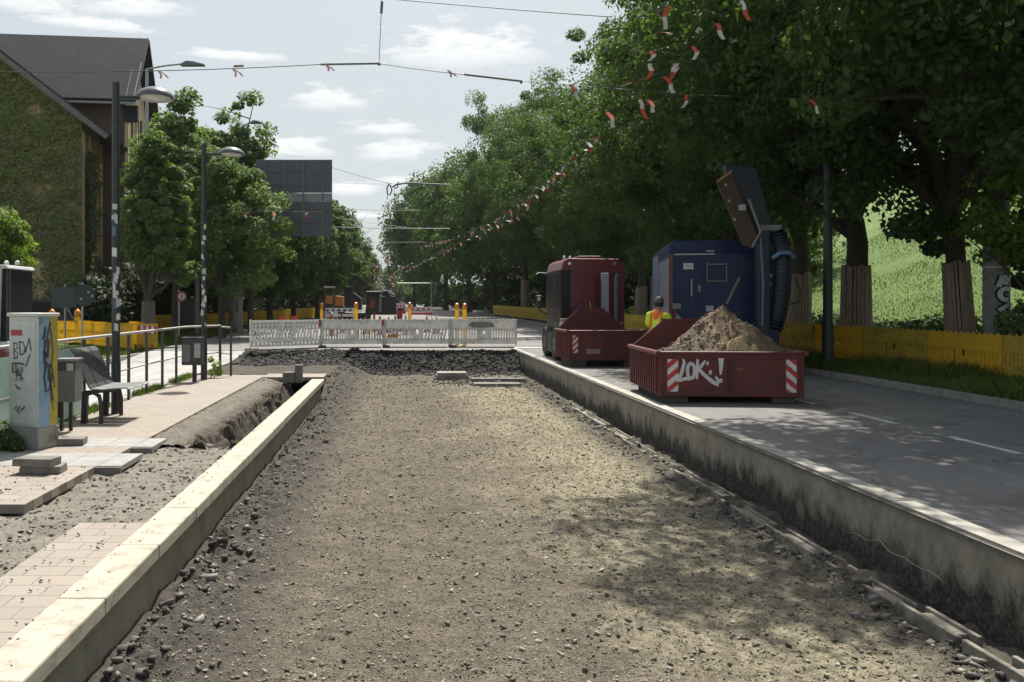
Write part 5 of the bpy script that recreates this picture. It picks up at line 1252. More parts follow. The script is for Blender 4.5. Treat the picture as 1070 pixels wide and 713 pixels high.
# --- left row
gLT = 'trees along the left side of the street'
TL = tree('street_tree', 'bright green narrow tree with plank guard beside the building facade', (PX(155, 33), 33, .62), g(41), 11, 1.35, 5.6, 3.3, .22, 170, 170, .15, LEAF_L, gLT, gd=(0, 1.9, PLANKG), rmin=.22, rmax=.5, fork=.2, offx=.35, cone=.8)
TB = tree('street_tree', 'taller loose pale green tree rising behind the building gable', (PX(184, 43), 43, .66), g(47), 13, 2.5, 8.2, 5.6, .25, 210, 150, .19, LEAF_L, gLT, rmin=.3, rmax=.75, offx=.0, cone=.5)
TC = tree('street_tree', 'dark green tree behind the farther black lamp post', (PX(232, 40), 40, .66), g(43), 10, 2.9, 5.6, 4.0, .2, 170, 190, .17, LEAF_L, gLT, rmin=.3, rmax=.75, offx=.4, cone=.4)
TD = tree('street_tree', 'tall tree with an uneven top between the lamp and the road sign', (PX(243, 50), 50, .75), g(44), 13, 3.0, 8.4, 6.4, .25, 190, 160, .2, LEAF_L, gLT, rmin=.35, rmax=.8, barkm=BARK_L)
TM = tree('street_tree', 'rounded tree below the left end of the road sign', (PX(282, 58), 58, .8), g(45), 12, 3.7, 6.6, 4.9, .25, 190, 130, .25, LEAF_D, gLT, rmin=.4, rmax=1.1)
for i, (px, y, s, lab) in enumerate(((312, 66, .95, 'street tree directly below the road sign, left of centre'), (336, 76, 1.0, 'street tree below the right end of the road sign'), (346, 88, 1.1, 'street tree just right of the road sign, nearest there'),
        (354, 102, 1.1, 'street tree right of the road sign, second along'), (361, 118, 1.12, 'street tree right of the road sign, third along'), (368, 136, 1.12, 'street tree right of the road sign, fourth along'), (376, 158, 1.15, 'small far street tree at the left of the street opening'))):
    dup(TM, (PX(px, y) - .4, y, .6 + gz(y)), i * 1.1, lab, (s, s, s))
dup(TC, (PX(212, 52), 52, .7), 1.2, 'green tree filling the gap behind the farther black lamp post', (1.15, 1.15, 1.1)); dup(TC, (PX(262, 47), 47, .66), 2.6, 'green tree directly left of the overhead road sign', (1., 1., 1.05))
TE = tree('garden_tree', 'low pale leaved tree in front of the ivy wall at the left picture edge', (PX(-14, 35), 35, .62), g(46), 5.4, 2.1, 4.6, 1.5, .12, 40, 330, .15, LEAF_Y, None, rmin=.45, rmax=.8)
# backdrop of trees closing the street and behind the left row
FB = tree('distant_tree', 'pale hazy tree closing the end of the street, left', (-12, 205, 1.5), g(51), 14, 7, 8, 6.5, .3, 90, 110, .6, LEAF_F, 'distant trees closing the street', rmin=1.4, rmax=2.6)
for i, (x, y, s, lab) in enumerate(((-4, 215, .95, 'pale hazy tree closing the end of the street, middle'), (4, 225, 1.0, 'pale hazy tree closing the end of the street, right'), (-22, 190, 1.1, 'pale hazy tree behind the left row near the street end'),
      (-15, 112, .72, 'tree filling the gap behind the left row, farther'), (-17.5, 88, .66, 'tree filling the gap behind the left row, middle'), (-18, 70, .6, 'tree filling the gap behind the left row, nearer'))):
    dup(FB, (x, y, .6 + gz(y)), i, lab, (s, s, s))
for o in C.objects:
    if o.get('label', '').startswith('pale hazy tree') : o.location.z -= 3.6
# --- hedge and shrubs on the right
def leafbox(name, label, cat, cpts, rad, n_per, leaf, m, group=None, seed=1, flat=.8):
    c = np.array(cpts, float); o = crown_obj(name, g(seed), c - c.mean(0), np.array(rad, float), n_per, leaf, m, None, flat); o.location = tuple(c.mean(0)); tag(o, label, cat, group); return o
rg = g(60); cp = []; rd = []
y = 12.
while y < 60:
    for q in range(5): cp.append((15.9 + rg.uniform(-.8, .8) + max(0, 24 - y) * .06, y + rg.uniform(-.5, .5), 1.0 + gz(y) + rg.uniform(0, .75))); rd.append(rg.uniform(.35, .6))
    y += .8
leafbox('hedge', 'long dark green hedge behind the right fence at the foot of the grass slope', 'hedge', cp, rd, 170, .13, LEAF_D, seed=61)
leafbox('bush', 'light green leafy bush in front of the concrete mast at the right edge', 'bush', [(14.1, 18.6, 1.9), (14.5, 18.7, 2.2), (14.7, 18.7, 1.7), (15.0, 18.8, 2.5), (14.5, 18.9, 1.45), (15.3, 18.9, 2.1), (15.1, 18.8, 1.5), (15.7, 18.9, 2.7)], [.42, .4, .45, .45, .4, .5, .5, .5], 260, .13, LEAF_L, seed=62)
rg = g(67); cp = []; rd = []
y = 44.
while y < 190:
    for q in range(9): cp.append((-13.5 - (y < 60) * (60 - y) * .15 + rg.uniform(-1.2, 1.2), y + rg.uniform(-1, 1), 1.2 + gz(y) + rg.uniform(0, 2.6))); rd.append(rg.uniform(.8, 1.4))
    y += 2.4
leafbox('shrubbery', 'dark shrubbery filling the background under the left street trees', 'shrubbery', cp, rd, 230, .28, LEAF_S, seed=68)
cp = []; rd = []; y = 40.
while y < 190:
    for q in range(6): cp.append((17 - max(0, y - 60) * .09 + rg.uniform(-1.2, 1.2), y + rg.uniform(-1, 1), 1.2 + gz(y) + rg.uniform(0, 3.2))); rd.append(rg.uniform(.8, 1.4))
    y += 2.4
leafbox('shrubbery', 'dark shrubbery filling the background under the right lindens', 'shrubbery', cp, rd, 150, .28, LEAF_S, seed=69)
gh = g(77); n = 60000; Y_ = 16 + gh.uniform(0, 1, n) ** 1.3 * 34; X_ = gh.uniform(17.5, 34, n)
hz = .75 + np.maximum(0, Y_ - 35) * .008 + np.clip((X_ - 17.5) / 30, 0, 1) ** .9 * 13 + (fbm(X_, Y_, .12, 3, 4) - .5) * .8 * np.clip((X_ - 17.5) / 4, 0, 1)
HGX = (X_, Y_, hz)
# bright sprays at the right edge: the added small tree, in sunlit leaf colour
# hanging twig in trees T0 handled above
# --- ivy on the gable
rg = g(70); n = 52000
X = rg.uniform(-12.5, .1, n); Z = 1.2 + rg.uniform(0, 1, n) * 17
top = ez + np.minimum(-X, 18 + X) * .77 - .35
dens = fbm(X + 50, Z, .55, 4, 3) + .18 * np.clip((Z - 4) / 6, 0, 1)
keep = (Z < top) & (Z > 1.6) & (rg.uniform(0, 1, n) < np.clip((dens - .30) * 3.6, .12, 1)); X, Z = X[keep], Z[keep]; n = len(X)
lump = fbm(X + 9, Z + 3, 1.6, 4, 8) * .42
P = np.stack([X, -.12 - lump - rg.uniform(0, .12, n), Z], -1); nr = np.stack([rg.normal(0, .5, n), -np.ones(n), .55 + rg.normal(0, .4, n)], -1); nr /= np.linalg.norm(nr, axis=1, keepdims=True)
v, f, a = quads(P, nr, rg.uniform(.12, .24, n), rg, .8)
fast_mesh('ivy', v, f, IVY, bt, np.repeat(np.clip(dens[keep] * 1.3 - .2 + rg.normal(0, .2, n), 0, 1), 4))
n = 15000; X = rg.uniform(-12.5, .1, n); Z = 1.4 + rg.uniform(0, 1, n) * 10; keep = (Z < ez + np.minimum(-X, 18 + X) * .77 - .4) & (fbm(X + 50, Z, .55, 4, 3) < .52) & (fbm(X + 3, Z, 1.2, 3, 5) > .42); X, Z = X[keep], Z[keep]; n = len(X)
P = np.stack([X, -.16 - rg.uniform(0, .12, n) - fbm(X + 9, Z + 3, 1.6, 4, 8) * .42, Z], -1); nr = np.stack([rg.normal(0, .5, n), -np.ones(n), .55 + rg.normal(0, .4, n)], -1); nr /= np.linalg.norm(nr, axis=1, keepdims=True)
v, f, a = quads(P, nr, rg.uniform(.1, .2, n), rg, .8); fast_mesh('dry_ivy', v, f, DRY, bt, a)
n = 9000; Y = rg.uniform(-.2, 3.6, n) ; Z = 1.8 + rg.uniform(0, 1, n) * 8.6; keep = rg.uniform(0, 1, n) < np.clip(1.15 - Y * .42 + (fbm(Y, Z, 1., 3, 2) - .5) * 1.4, 0, 1); Y, Z = Y[keep], Z[keep]; n = len(Y)
P = np.stack([.22 + rg.uniform(0, .35, n), Y, Z], -1); nr = np.stack([np.ones(n), rg.normal(0, .5, n), .4 + rg.normal(0, .4, n)], -1); nr /= np.linalg.norm(nr, axis=1, keepdims=True)
v, f, a = quads(P, nr, rg.uniform(.12, .24, n), rg, .8); fast_mesh('ivy', v, f, mat_leaf('ivy_bright', (.07, .10, .025), (.11, .14, .04), .25), bt, a)
# --- grass blades and weeds
def blades(name, X, Y, Z, h, m, label=None, w_=.008):
    n = len(X); a = RNG.uniform(0, 6.28, n); lx, ly = RNG.normal(0, .35, n) * h, RNG.normal(0, .35, n) * h
    dx, dy = np.cos(a) * w_, np.sin(a) * w_
    v = np.stack([np.stack([X - dx, Y - dy, Z], -1), np.stack([X + dx, Y + dy, Z], -1), np.stack([X + dx * .5 + lx * .5, Y + dy * .5 + ly * .5, Z + h * .6], -1), np.stack([X + lx, Y + ly, Z + h], -1)], 1)
    o = fast_mesh(name, v.reshape(-1, 3), np.arange(n * 4).reshape(n, 4), m, attr=np.repeat(RNG.uniform(0, 1, n), 4)); o['kind'] = 'stuff'; return o
GB = mat_leaf('grass_blade', (.075, .11, .022), (.13, .16, .04), .35)
n = 60000; Y = 9 + RNG.uniform(0, 1, n) ** 1.6 * 34; X = RNG.uniform(10.2, 15.2, n); kp = fbm(X, Y, 1.3, 3, 6) > .33; X, Y = X[kp], Y[kp]
blades('verge_grass', X, Y, np.full(len(X), .775), RNG.uniform(.05, .17, len(X)) * (1 + 1.2 * (fbm(X, Y, .9, 2, 12) > .55)), GB, w_=.012)
blades('slope_grass', *HGX, RNG.uniform(.04, .13, 60000), LEAF_D, w_=.018)
n = 26000; Y = RNG.uniform(28, 60, n); X = -9.5 - RNG.uniform(0, 1, n) * (3 + (Y - 28) * .12)
blades('left_verge_grass', X, Y, .60 + np.maximum(0, Y - 35) * .008, RNG.uniform(.06, .2, n) , GB, w_=.02)
n = 9000; Y = RNG.uniform(8, 21.5, n); X = -5.5 + RNG.normal(0, .07, n); kp = fbm(X * 0, Y, 1.1, 3, 6) > .48; X, Y = X[kp], Y[kp]
blades('kerb_weeds', X, Y, np.full(len(X), PT - .01), RNG.uniform(.03, .16, len(X)), GB, w_=.006)
leafbox('weed_clump', 'dark weeds growing at the foot of the grey cabinet', 'weed', [(-5.05, 10.68, .56), (-5.2, 10.78, .62), (-5.32, 10.85, .72), (-5.0, 10.62, .52), (-5.4, 10.95, .55), (-5.25, 10.7, .5), (-5.42, 10.8, .66)], [.13, .15, .16, .1, .16, .12, .15], 170, .05, LEAF_D, seed=63)
leafbox('weed_clump', 'light green weed growing right of the farther lamp post', 'weed', [(PX(222, 21), 21.0, .6), (PX(226, 21), 21.05, .8), (PX(221, 21), 20.95, .95), (PX(229, 21), 21, .62)], [.14, .14, .1, .12], 150, .05, LEAF_Y, seed=64)
# ================================================================== masts, signs, wires, bunting
MAST = mat('mast_concrete', (.26, .26, .255), (.19, .19, .185), .85, 4, (.11, .11, .10), 2, .5, bump=.3)
zb = .78
t = thing('concrete_mast', 'thick grey concrete catenary mast with sprayed letters at the right edge', 'mast', (PX(1041, 19.4), 19.4, zb - .1))
r_ = .27
b = MB().tube([(0, 0, 0), (0, 0, 9.5)], [r_ + .01, r_ - .03], 28); b.build('mast_shaft', MAST, t, True)
MB().lathe([(r_ + .008, 2.56), (r_ + .012, 2.565), (r_ + .012, 2.585), (r_ + .008, 2.59)], n=28).build('steel_band', WHM, t)
def cyl(u, v, o): a = R(-90) + u / r_ - .05; return ((r_ + .012 + o) * math.cos(a), (r_ + .012 + o) * math.sin(a), v)
LT = [[[(-.03, 1.98), (-.09, 1.76)], [(-.03, 1.985), (.09, 1.90)], [(-.055, 1.88), (.05, 1.82)]],
      [arc(.03, 1.60, .10, .12, 60, 290, 12)], [[(.12, 1.42), (-.07, 1.28), (.10, 1.12)]], [[(-.06, 1.06), (.08, .96), (-.06, .84)]], [[(-.02, .76), (.08, .66), (-.04, .6)]]]
b = MB(); b2 = MB(); k = 0
for L_ in LT:
    for pl in L_:
        P2 = []
        for (a0, a1), (c0, c1) in zip(pl, pl[1:]): P2 += [(a0 + (c0 - a0) * q / 4, a1 + (c1 - a1) * q / 4) for q in range(4)]
        P2.append(pl[-1]); P2 = [(u * 1.3, 2.38 - (2.0 - v) * 1.12) for u, v in P2]; stroke(b, P2, .19, cyl, .002 + .0012 * k); stroke(b2, P2, .10, cyl, .018 + .001 * k); k += 1
b.build('letter_outline', mat('outline_navy', (.015, .02, .045), rough=.6), t); b2.build('spray_letters', mat('letter_white', (.6, .62, .66), (.5, .52, .56), .6), t)
t = thing('street_light_pole', 'slim dark green steel pole left of the forked linden trunk', 'pole', (PX(865, 20.5), 20.5, .7))
MB().tube([(0, 0, 0), (0, 0, 6.6)], [.12, .095], 14).build('pole', mat('pole_green', (.035, .05, .045), (.05, .06, .055), .5), t, True)
MB().tube([(0, 0, 0), (0, 0, 1.2)], .14, 14).build('pole_base', MATS['pole_green'], t, True)
def curved_light(label, px, top, Z, px2, py2, head_px):
    x0 = PX(px, Z); z1 = PZ(top, Z); t = thing('street_light', label, 'street light', (x0, Z, .6 + gz(Z)), 0, 'tall grey street lights on the left'); zz = z1 - .6 - gz(Z)
    MB().tube([(0, 0, 0), (0, 0, zz)], [.11, .07], 12).build('mast', GALV, t, True)
    x1 = PX(px2, Z) - x0; z2 = PZ(py2, Z) - .6 - gz(Z)
    MB().tube([(0, 0, zz - .02), (x1 * .5, 0, zz + (z2 - zz) * .6), (x1, 0, z2)], .04, 8).build('arm', GALV, t, True)
    hx = (head_px - px2) * Z / 850
    MB().prism([(x1 - .1, z2 - .05), (x1 + hx * .2, z2 + .12), (x1 + hx * .5, z2 + .10), (x1 + hx, z2 - .03), (x1 + hx, z2 - .10), (x1, z2 - .1)], -.13, .13).build('lamp_head', mat('head_grey', (.16, .17, .18), rough=.4), t, bevel=.02)
curved_light('tall grey street light with angled arm above the building corner', 153.5, 72, 37, 190, 67, 214)
curved_light('small distant street light head showing above the left trees', 252, 133, 53, 262, 128, 275)
# big road sign seen from behind
Z = 43.; sx0, sx1 = PX(267.5, Z), PX(347, Z); zt, zb_, zm0, zm1 = PZ(167, Z), PZ(247, Z), PZ(210.5, Z), PZ(202, Z)
t = thing('overhead_road_sign', 'large grey back of an overhead direction sign above the street', 'road sign', ((sx0 + sx1) / 2, Z, .73)); W = (sx1 - sx0) / 2; o_ = .73
SG = mat('sign_back', (.095, .10, .115), (.075, .08, .095), .5, 3, (.13, .13, .14), 6, .4); SG2 = mat('sign_back_light', (.26, .265, .27), (.20, .2, .21), .5, 5)
MB().box(-W, W, 0, .05, zm1 - o_ + .02, zt - o_).build('upper_board', SG, t, bevel=.012); MB().box(-W + .2, W, 0, .05, zb_ - o_, zm0 - o_ - .02).build('lower_board', SG, t, bevel=.012)
MB().box(-W - .9, W, .02, .09, zm0 - o_, zm1 - o_).build('beam_cover', SG2, t)
for q in (.12, .375, .625, .875):
    x = -W + 2 * W * q; MB().box(x - .035, x + .035, -.07, -.002, zb_ - o_ + .02, zt - o_ - .02).build('upright', mat('upright_grey', (.15, .155, .165), rough=.5), t)
for py in (180, 194, 220, 233): MB().box(-W + .21, W - .02, -.03, -.003, PZ(py, Z) - o_ - .03, PZ(py, Z) - o_ + .03).build('rail', SG, t)
MB().tube([(-W - .9, .25, 0), (-W - .9, .25, zt - o_ - .4)], [.16, .13], 12).build('mast', STEEL, t, True)
MB().bar((-W - .9, .25, (zm0 + zm1) / 2 - o_), (W - .1, .25, (zm0 + zm1) / 2 - o_), .16, .2).build('cross_beam', STEEL, t)
# round dark sign back on a pole, framed board, small restriction sign
DSB = mat('sign_dark', (.02, .025, .035), (.03, .035, .045), .45, 6)
Z = 27.5; t = thing('round_sign', 'round dark sign on a thin pole in front of the ivy building', 'traffic sign', (PX(86, Z), Z, .45))
zc_ = PZ(309, Z) - .45
MB().tube([(0, 0, 0), (0, 0, zc_ + .45)], .035, 8).build('pole', GALV, t, True); MB().lathe([(.36, .02), (.375, .03), (.36, .045)], (.08, -.08, zc_), 28, 'y').build('disc', DSB, t)
for x, z in ((.15, .1), (.28, -.02), (-.1, -.12)): MB().box(.08 + x - .04, .08 + x + .04, -.066, -.0605, zc_ + z - .03, zc_ + z + .04).build('sticker', mat('old_sticker', (.42, .38, .28), rough=.7), t)
Z = 31; t = thing('sign_board', 'dark blue sign panel seen from behind, left of the round sign', 'traffic sign', (PX(68, Z), Z, .62)); zc_ = PZ(308, Z) - .62
MB().tube([(0, 0, 0), (0, 0, zc_ + .4)], .035, 8).build('pole', GALV, t, True); MB().box(-.5, .45, -.07, -.04, zc_ - .5, zc_ + .28).build('panel', mat('panel_slate', (.05, .065, .075), (.04, .05, .06), .5), t)
Z = 44; t = thing('framed_sign', 'grey framed direction board on two posts under the left trees', 'sign board', (PX(186, Z), Z, .67)); o_ = .67
FRM = mat('frame_grey', (.20, .21, .21), (.15, .155, .16), .6)
x0, x1, x2 = PX(168, Z) - PX(186, Z), 0, PX(204, Z) - PX(186, Z); z0_, z1_, z2_ = PZ(293, Z) - o_, PZ(283.5, Z) - o_, PZ(313, Z) - o_
MB().box(-.06, .06, -.06, .06, 0, z1_ + .02).build('post', FRM, t); MB().box(x2 + .02, x2 + .22, -.06, .06, 0, z1_ + .1).build('post', FRM, t)
MB().box(x0, -.065, -.03, .03, z0_, z1_).build('board', SG, t); MB().box(.065, x2, -.03, .03, z0_, z1_).build('board', SG, t)
b = MB()
for xa, xb, za, zb2 in ((x0, -.065, z1_, z1_ + .04), (x0, -.065, z0_ - .04, z0_), (.065, x2, z1_, z1_ + .04), (.065, x2, z0_ - .04, z0_), (x0 - .04, x0, z0_ - .04, z1_ + .04)): b.box(xa, xb, -.035, .035, za, zb2)
b.build('frame', FRM, t); MB().box(.09, x2 - .02, .0, .06, .3, z2_).build('dark_screen', DSB, t)
for x, z in ((.15, z0_ - .15), (.5, z0_ - .12), (.7, z2_ + .12)): MB().box(x, x + .16, -.04, -.031, z - .05, z + .05).build('sticker', MATS['old_sticker'], t)
Z = 40; t = thing('restriction_sign', 'small round white sign with red ring on a grey post by the left fence', 'traffic sign', (PX(187, Z), Z, .66)); zc_ = PZ(310, Z) - .66
MB().tube([(0, 0, 0), (0, 0, zc_ + .3)], .05, 8).build('pole', GALV, t, True)
MB().lathe([(.001, 0), (.26, 0), (.26, .02)], (.16, -.08, zc_), 24, 'y').build('ring', mat('dull_red', (.30, .05, .05), rough=.5), t); MB().lathe([(.001, -.006), (.17, -.006), (.17, -.002)], (.16, -.08, zc_), 24, 'y').build('disc', WHM, t)
MB().box(.13, .19, -.094, -.088, zc_ - .1, zc_ + .1).build('symbol', DSB, t)
Z = 60; t = thing('poster_board', 'red and white poster board on posts behind the left dull fence', 'poster board', (PX(266, Z), Z, .85)); o_ = .85
MB().box(-.32, .32, -.02, .02, PZ(313, Z) - o_, PZ(305, Z) - o_).build('red_poster', mat('poster_red', (.30, .06, .06), (.4, .3, .28), .6, 4), t); MB().box(-.3, .3, -.02, .02, PZ(322, Z) - o_, PZ(313.4, Z) - o_).build('white_poster', mat('poster_white', (.45, .42, .4), (.25, .2, .2), .6, 4), t)
for x in (-.34, .34): MB().bar((x, .04, 0), (x, .04, PZ(303, Z) - o_), .05, .05).build('post', STEEL, t)
# stone gate pillar
Z = 56; t = thing('gate_pillar', 'pale grey stone pillar between the left trees', 'pillar', (PX(234, Z), Z, .7)); MB().box(-.36, .36, -.35, .35, 0, PZ(276, Z) - .7).build('pillar_shaft', mat('pillar_stone', (.24, .24, .225), (.16, .165, .15), .9, 3), t, bevel=.03); MB().box(-.42, .42, -.4, .4, PZ(276, Z) - .698, PZ(273, Z) - .7).build('cap_stone', MATS['pillar_stone'], t, bevel=.03)
# parked dark van behind the fence on the left, white compact excavator
def van():
    t = thing('parked_van', 'dark parked van in shade in front of the ivy building', 'van', (PX(42, 42.5), 42.2, .62), R(90)); L_ = 3.6
    b = MB().prism([(-1.9, .35), (1.9, .35), (1.95, .9), (1.75, 1.1), (1.25, 1.95), (-1.85, 1.98), (-1.92, 1.2)], -.85, .85, 'y'); b.build('body', DSB, t, bevel=.06)
    for s in (-1, 1): MB().prism([(-1.5, 1.2), (1.35, 1.2), (1.05, 1.8), (-1.5, 1.82)], s * .856, s * .852, 'y').build('side_window', DKG, t)
    for x in (-1.2, 1.25):
        for s in (-1, 1): MB().lathe([(.16, -.1), (.30, -.1), (.32, -.06), (.32, .06), (.30, .1), (.16, .1)], (x, s * .78, .32), 20, 'y').build('wheel', RUB, t, True)
    MB().box(-1.935, -1.92, -.6, .6, 1.25, 1.75).build('rear_window', DKG, t)
    for s in (-1, 1): MB().box(-1.94, -1.92, s * .75 - .06, s * .75 + .06, .9, 1.15).build('tail_lamp', REDM, t)
    t.rotation_euler = (0, 0, R(15)); return t
van()
WC = mat('excavator_white', (.52, .53, .53), (.42, .43, .43), .4, 5, (.25, .24, .22), 4, .4); MAR = mat('maroon', (.14, .02, .03), (.1, .02, .025), .5)
t = thing('compact_excavator', 'white compact excavator cab with dark glass cut off by the left picture edge', 'excavator', (-8.78, 18.2, .45)); 
b = MB()
x1 = PX(21.5, 18.2) + 8.78; 
b.prism([(-.95, 1.0), (-.88, 1.0), (-.80, 2.78), (-.88, 2.84)], -.6, -.54).bar((-.80, -.57, 2.72), (x1, -.57, 2.76), .07, .07)
part_ = MB().prism([(-.9, 2.74), (-.1, 2.80), (x1 - .02, 2.78), (x1 + .02, 2.70), (-.9, 2.68)], -.62, .7); part_.build('cab_roof', WC, t, bevel=.02)
MB().box(-.95, x1, -.6, .68, .95, 1.12).build('cab_sill', WC, t, bevel=.02)
MB().prism([(.0, 1.1), (.11, 1.1), (.17, 2.72), (.06, 2.72)], -.64, -.56).build('door_pillar', WC, t, bevel=.01)
MB().box(-.9, x1 - .02, -.55, .64, 1.12, 2.68).build('cab_glass', DKG, t, bevel=.02)
b = MB()
for x in (.30, x1 - .05): b.box(x, x + .035, -.572, -.552, 1.12, 2.68)
b.build('glass_frame', BLK, t)
for x in (.12, .36): MB().lathe([(.05, 2.80), (.05, 2.86), (.02, 2.89), (.001, 2.895)], (x, -.3, 0), 10).build('roof_lamp', WHM, t)
MB().box(-1.2, x1 + .02, -.75, .8, .55, .94).build('chassis_body', MAR, t, bevel=.04)
MB().box(-1.1, .5, -.8, -.5, .0, .42).build('track', RUB, t, bevel=.12); MB().box(-1.1, .5, .55, .85, .0, .42).build('track', RUB, t, bevel=.12)
MB().box(-.7, .2, -.4, .4, .3, .56).build('undercarriage', BLK, t)
MB().bar((-1.1, 0, 1.2), (-2.3, 0, 2.6), .25, .3).bar((-2.3, 0, 2.6), (-3.2, 0, 1.2), .2, .24).build('boom', WC, t); MB().prism([(-3.4, .5), (-2.9, .55), (-3.0, 1.2), (-3.3, 1.25)], -.25, .25).build('bucket', STEEL, t)
# ------------------------------------------------ distant machines
DKM = mat('machine_dark', (.018, .017, .018), (.035, .03, .03), .6, 6); ORM = mat('machine_orange', (.55, .20, .05), (.42, .15, .05), .5, 5)
Z = 62.; gzz = .68 + gz(Z)
t = thing('distant_digger', 'dark wheeled digger seen end on down the street', 'digger', (PX(400, Z), Z, gzz)); 
P = lambda px, py: ((px - 400) * Z / 850, PZ(py, Z) - gzz)
def pb(name, pxs, y0_, y1_, m): MB().prism([P(*q) for q in pxs], y0_, y1_).build(name, m, t, bevel=.03)
pb('engine_body', [(382, 329), (418, 329), (420, 318), (412, 310), (384, 310)], -1, 1.6, DKM); pb('cab_frame', [(384, 310), (398, 310), (398, 305.5), (384, 305.5)], -.6, 1, DKM); pb('cab_roof', [(383, 305.4), (398, 305.4), (397, 304.6), (384, 304.6)], -.8, 1.2, WHM)
pb('side_boxes', [(386, 322), (392, 322), (393, 314), (388, 313)], -1.15, -1.01, mat('dull_orange', (.22, .07, .03), rough=.7)); pb('hydraulic_ram', [(403, 303), (405, 303), (416, 316), (413, 317)], -.9, -.7, STEEL); pb('tool_rack', [(396, 326), (399, 326), (399, 309), (397, 309)], -1.2, -1.02, STEEL); pb('operator_cab', [(399, 318), (411, 318), (411, 306), (400, 304)], -.4, 1, DKM); pb('cab_canopy', [(398.5, 303.9), (408, 303.9), (413, 308), (411, 308.5), (406, 305)], -.6, 1.1, WHM)
pb('counterweight', [(409, 326), (424, 326), (424, 317), (410, 314)], -.7, .6, mat('faded_red', (.22, .06, .055), (.12, .06, .06), .6, 3))
for x in (-1.1, 1.3): MB().lathe([(.2, -.2), (.5, -.2), (.55, -.1), (.55, .1), (.5, .2), (.2, .2)], (x, -.6, .5), 18, 'x').build('wheel', RUB, t, True)
t2 = thing('distant_excavator', 'dark excavator boom bent like a roof ridge in front of the far trees', 'excavator', (PX(368, 68), 68, .68 + gz(68))); Z = 68.; gzz = .68 + gz(68); t = t2
P = lambda px, py: ((px - 368) * 68 / 850, PZ(py, 68) - gzz)
pb('boom', [(355, 318), (358, 318), (374, 291), (373, 287), (369, 287)], -.25, .25, DKM); pb('stick', [(370, 291), (373, 287), (386, 297), (385, 300)], -.2, .2, DKM); pb('bucket', [(383, 298), (387, 298), (386, 304), (381, 303)], -.4, .4, DKM)
pb('upper_body', [(352, 324), (378, 324), (378, 312), (370, 306), (354, 308)], -1.2, 1.2, DKM); pb('cab', [(360, 313), (369, 313), (369, 299), (361, 300)], -.9, .3, DKM)
for y_ in (-1.2, .8): MB().box(-1.4, 1.4, y_, y_ + .45, 0, .65).build('track', RUB, t, bevel=.15)
t = thing('distant_roller', 'small orange machine with a canopy beyond the white barriers', 'roller', (PX(351, 58), 58, .68 + gz(58))); Z = 58; gzz = .68 + gz(58)
P = lambda px, py: ((px - 351) * 58 / 850, PZ(py, 58) - gzz)
pb('hood', [(350, 322), (358.5, 322), (359, 310), (351, 309)], -.5, .9, ORM); pb('engine_cover', [(341, 318), (348, 318), (348, 309), (341, 309)], -.5, .5, ORM); pb('canopy', [(339, 301), (350, 301), (350, 300), (339, 300)], -.7, .8, STEEL)
for px in (340, 349): pb('canopy_post', [(px - .4, 318), (px + .4, 318), (px + .4, 301), (px - .4, 301)], -.5, -.42, STEEL)
pb('lower_body', [(338, 328), (360, 328), (360, 320), (338, 320)], -.6, .9, DKM); MB().lathe([(.1, -.5), (.5, -.5), (.5, .5), (.1, .5)], (-.3, -.8, .5), 18, 'x').build('drum', STEEL, t, True)
# low barriers beyond
def simple_board(label, px0, px1, Z, py0, py1, kind):
    x0 = PX(px0, Z); x1 = PX(px1, Z); zg = .68 + gz(Z); t = thing('beam_barrier', label, 'barrier', (x0, Z, zg), 0, 'low barriers beyond the white row'); W = x1 - x0; a, b_ = PZ(py1, Z) - zg, PZ(py0, Z) - zg
    MB().box(0, W, -.02, .02, a + (b_ - a) * .55, b_).build('white_beam', WHM, t)
    n = max(3, int(W / .3))
    for i in range(n): MB().box(W * i / n + .03, W * (i + .5) / n + .03, -.028, -.022, a + (b_ - a) * .6, a + (b_ - a) * .85).build('stripe', DSB if kind == 'd' else REDM, t)
    for x in (0.05, W - .05): MB().bar((x, .05, 0), (x, .05, b_), .05, .05).build('post', WHM, t)
    MB().box(0, W, -.02, .02, a, a + (b_ - a) * .3).build('lower_beam', REDM if kind == 'r' else WHM, t)
simple_board('low white barrier with dark marks beyond the second white panel', 340, 370, 45, 322, 331, 'd'); simple_board('low white barrier with red beam beyond the third white panel', 429, 452, 52, 321, 329, 'r'); simple_board('low red marked barrier right of the digger', 414, 424, 50, 317, 328, 'r')
random.seed(9)
for i, (px, Zc) in enumerate(((382, 44), (391, 47), (397, 43), (406, 45), (413, 42), (418, 47), (424, 43), (446, 46), (456, 44), (346, 42), (357, 45))):
    z_ = .68 + gz(Zc); lab = 'small red and white traffic cone beyond the white barriers, %s from the left' % ORD(i + 1)
    t = thing('traffic_cone', lab, 'traffic cone', (PX(px, Zc), Zc, z_), random.uniform(0, 1), 'red and white cones beyond the white barriers'); h_ = random.uniform(.85, 1.12)
    MB().box(-.2, .2, -.2, .2, 0, .04).build('base', RUB, t); MB().lathe([(.16, .04), (.12, h_ * .35)], n=12).build('lower_cone', REDM, t, True); MB().lathe([(.119, h_ * .351), (.085, h_ * .62)], n=12).build('white_band', WHM, t, True); MB().lathe([(.084, h_ * .621), (.04, h_)], n=12).build('cone_tip', REDM, t, True)
t = thing('traffic_mast', 'thin grey signal mast with a long arm far down the street', 'mast', (PX(451, 95), 95, .8 + gz(95))); z_ = PZ(293, 95) - .8 - gz(95); z2_ = PZ(296, 95) - .8 - gz(95)
MB().tube([(0, 0, 0), (0, 0, z_)], .09, 8).build('mast', GALV, t, True); MB().tube([(0, 0, z2_), (-4, 0, z2_)], .04, 6).build('arm', GALV, t, True); MB().box(.25, .55, -.1, .1, z_ * .55, z_ * .95).build('signal_head', FRM, t)
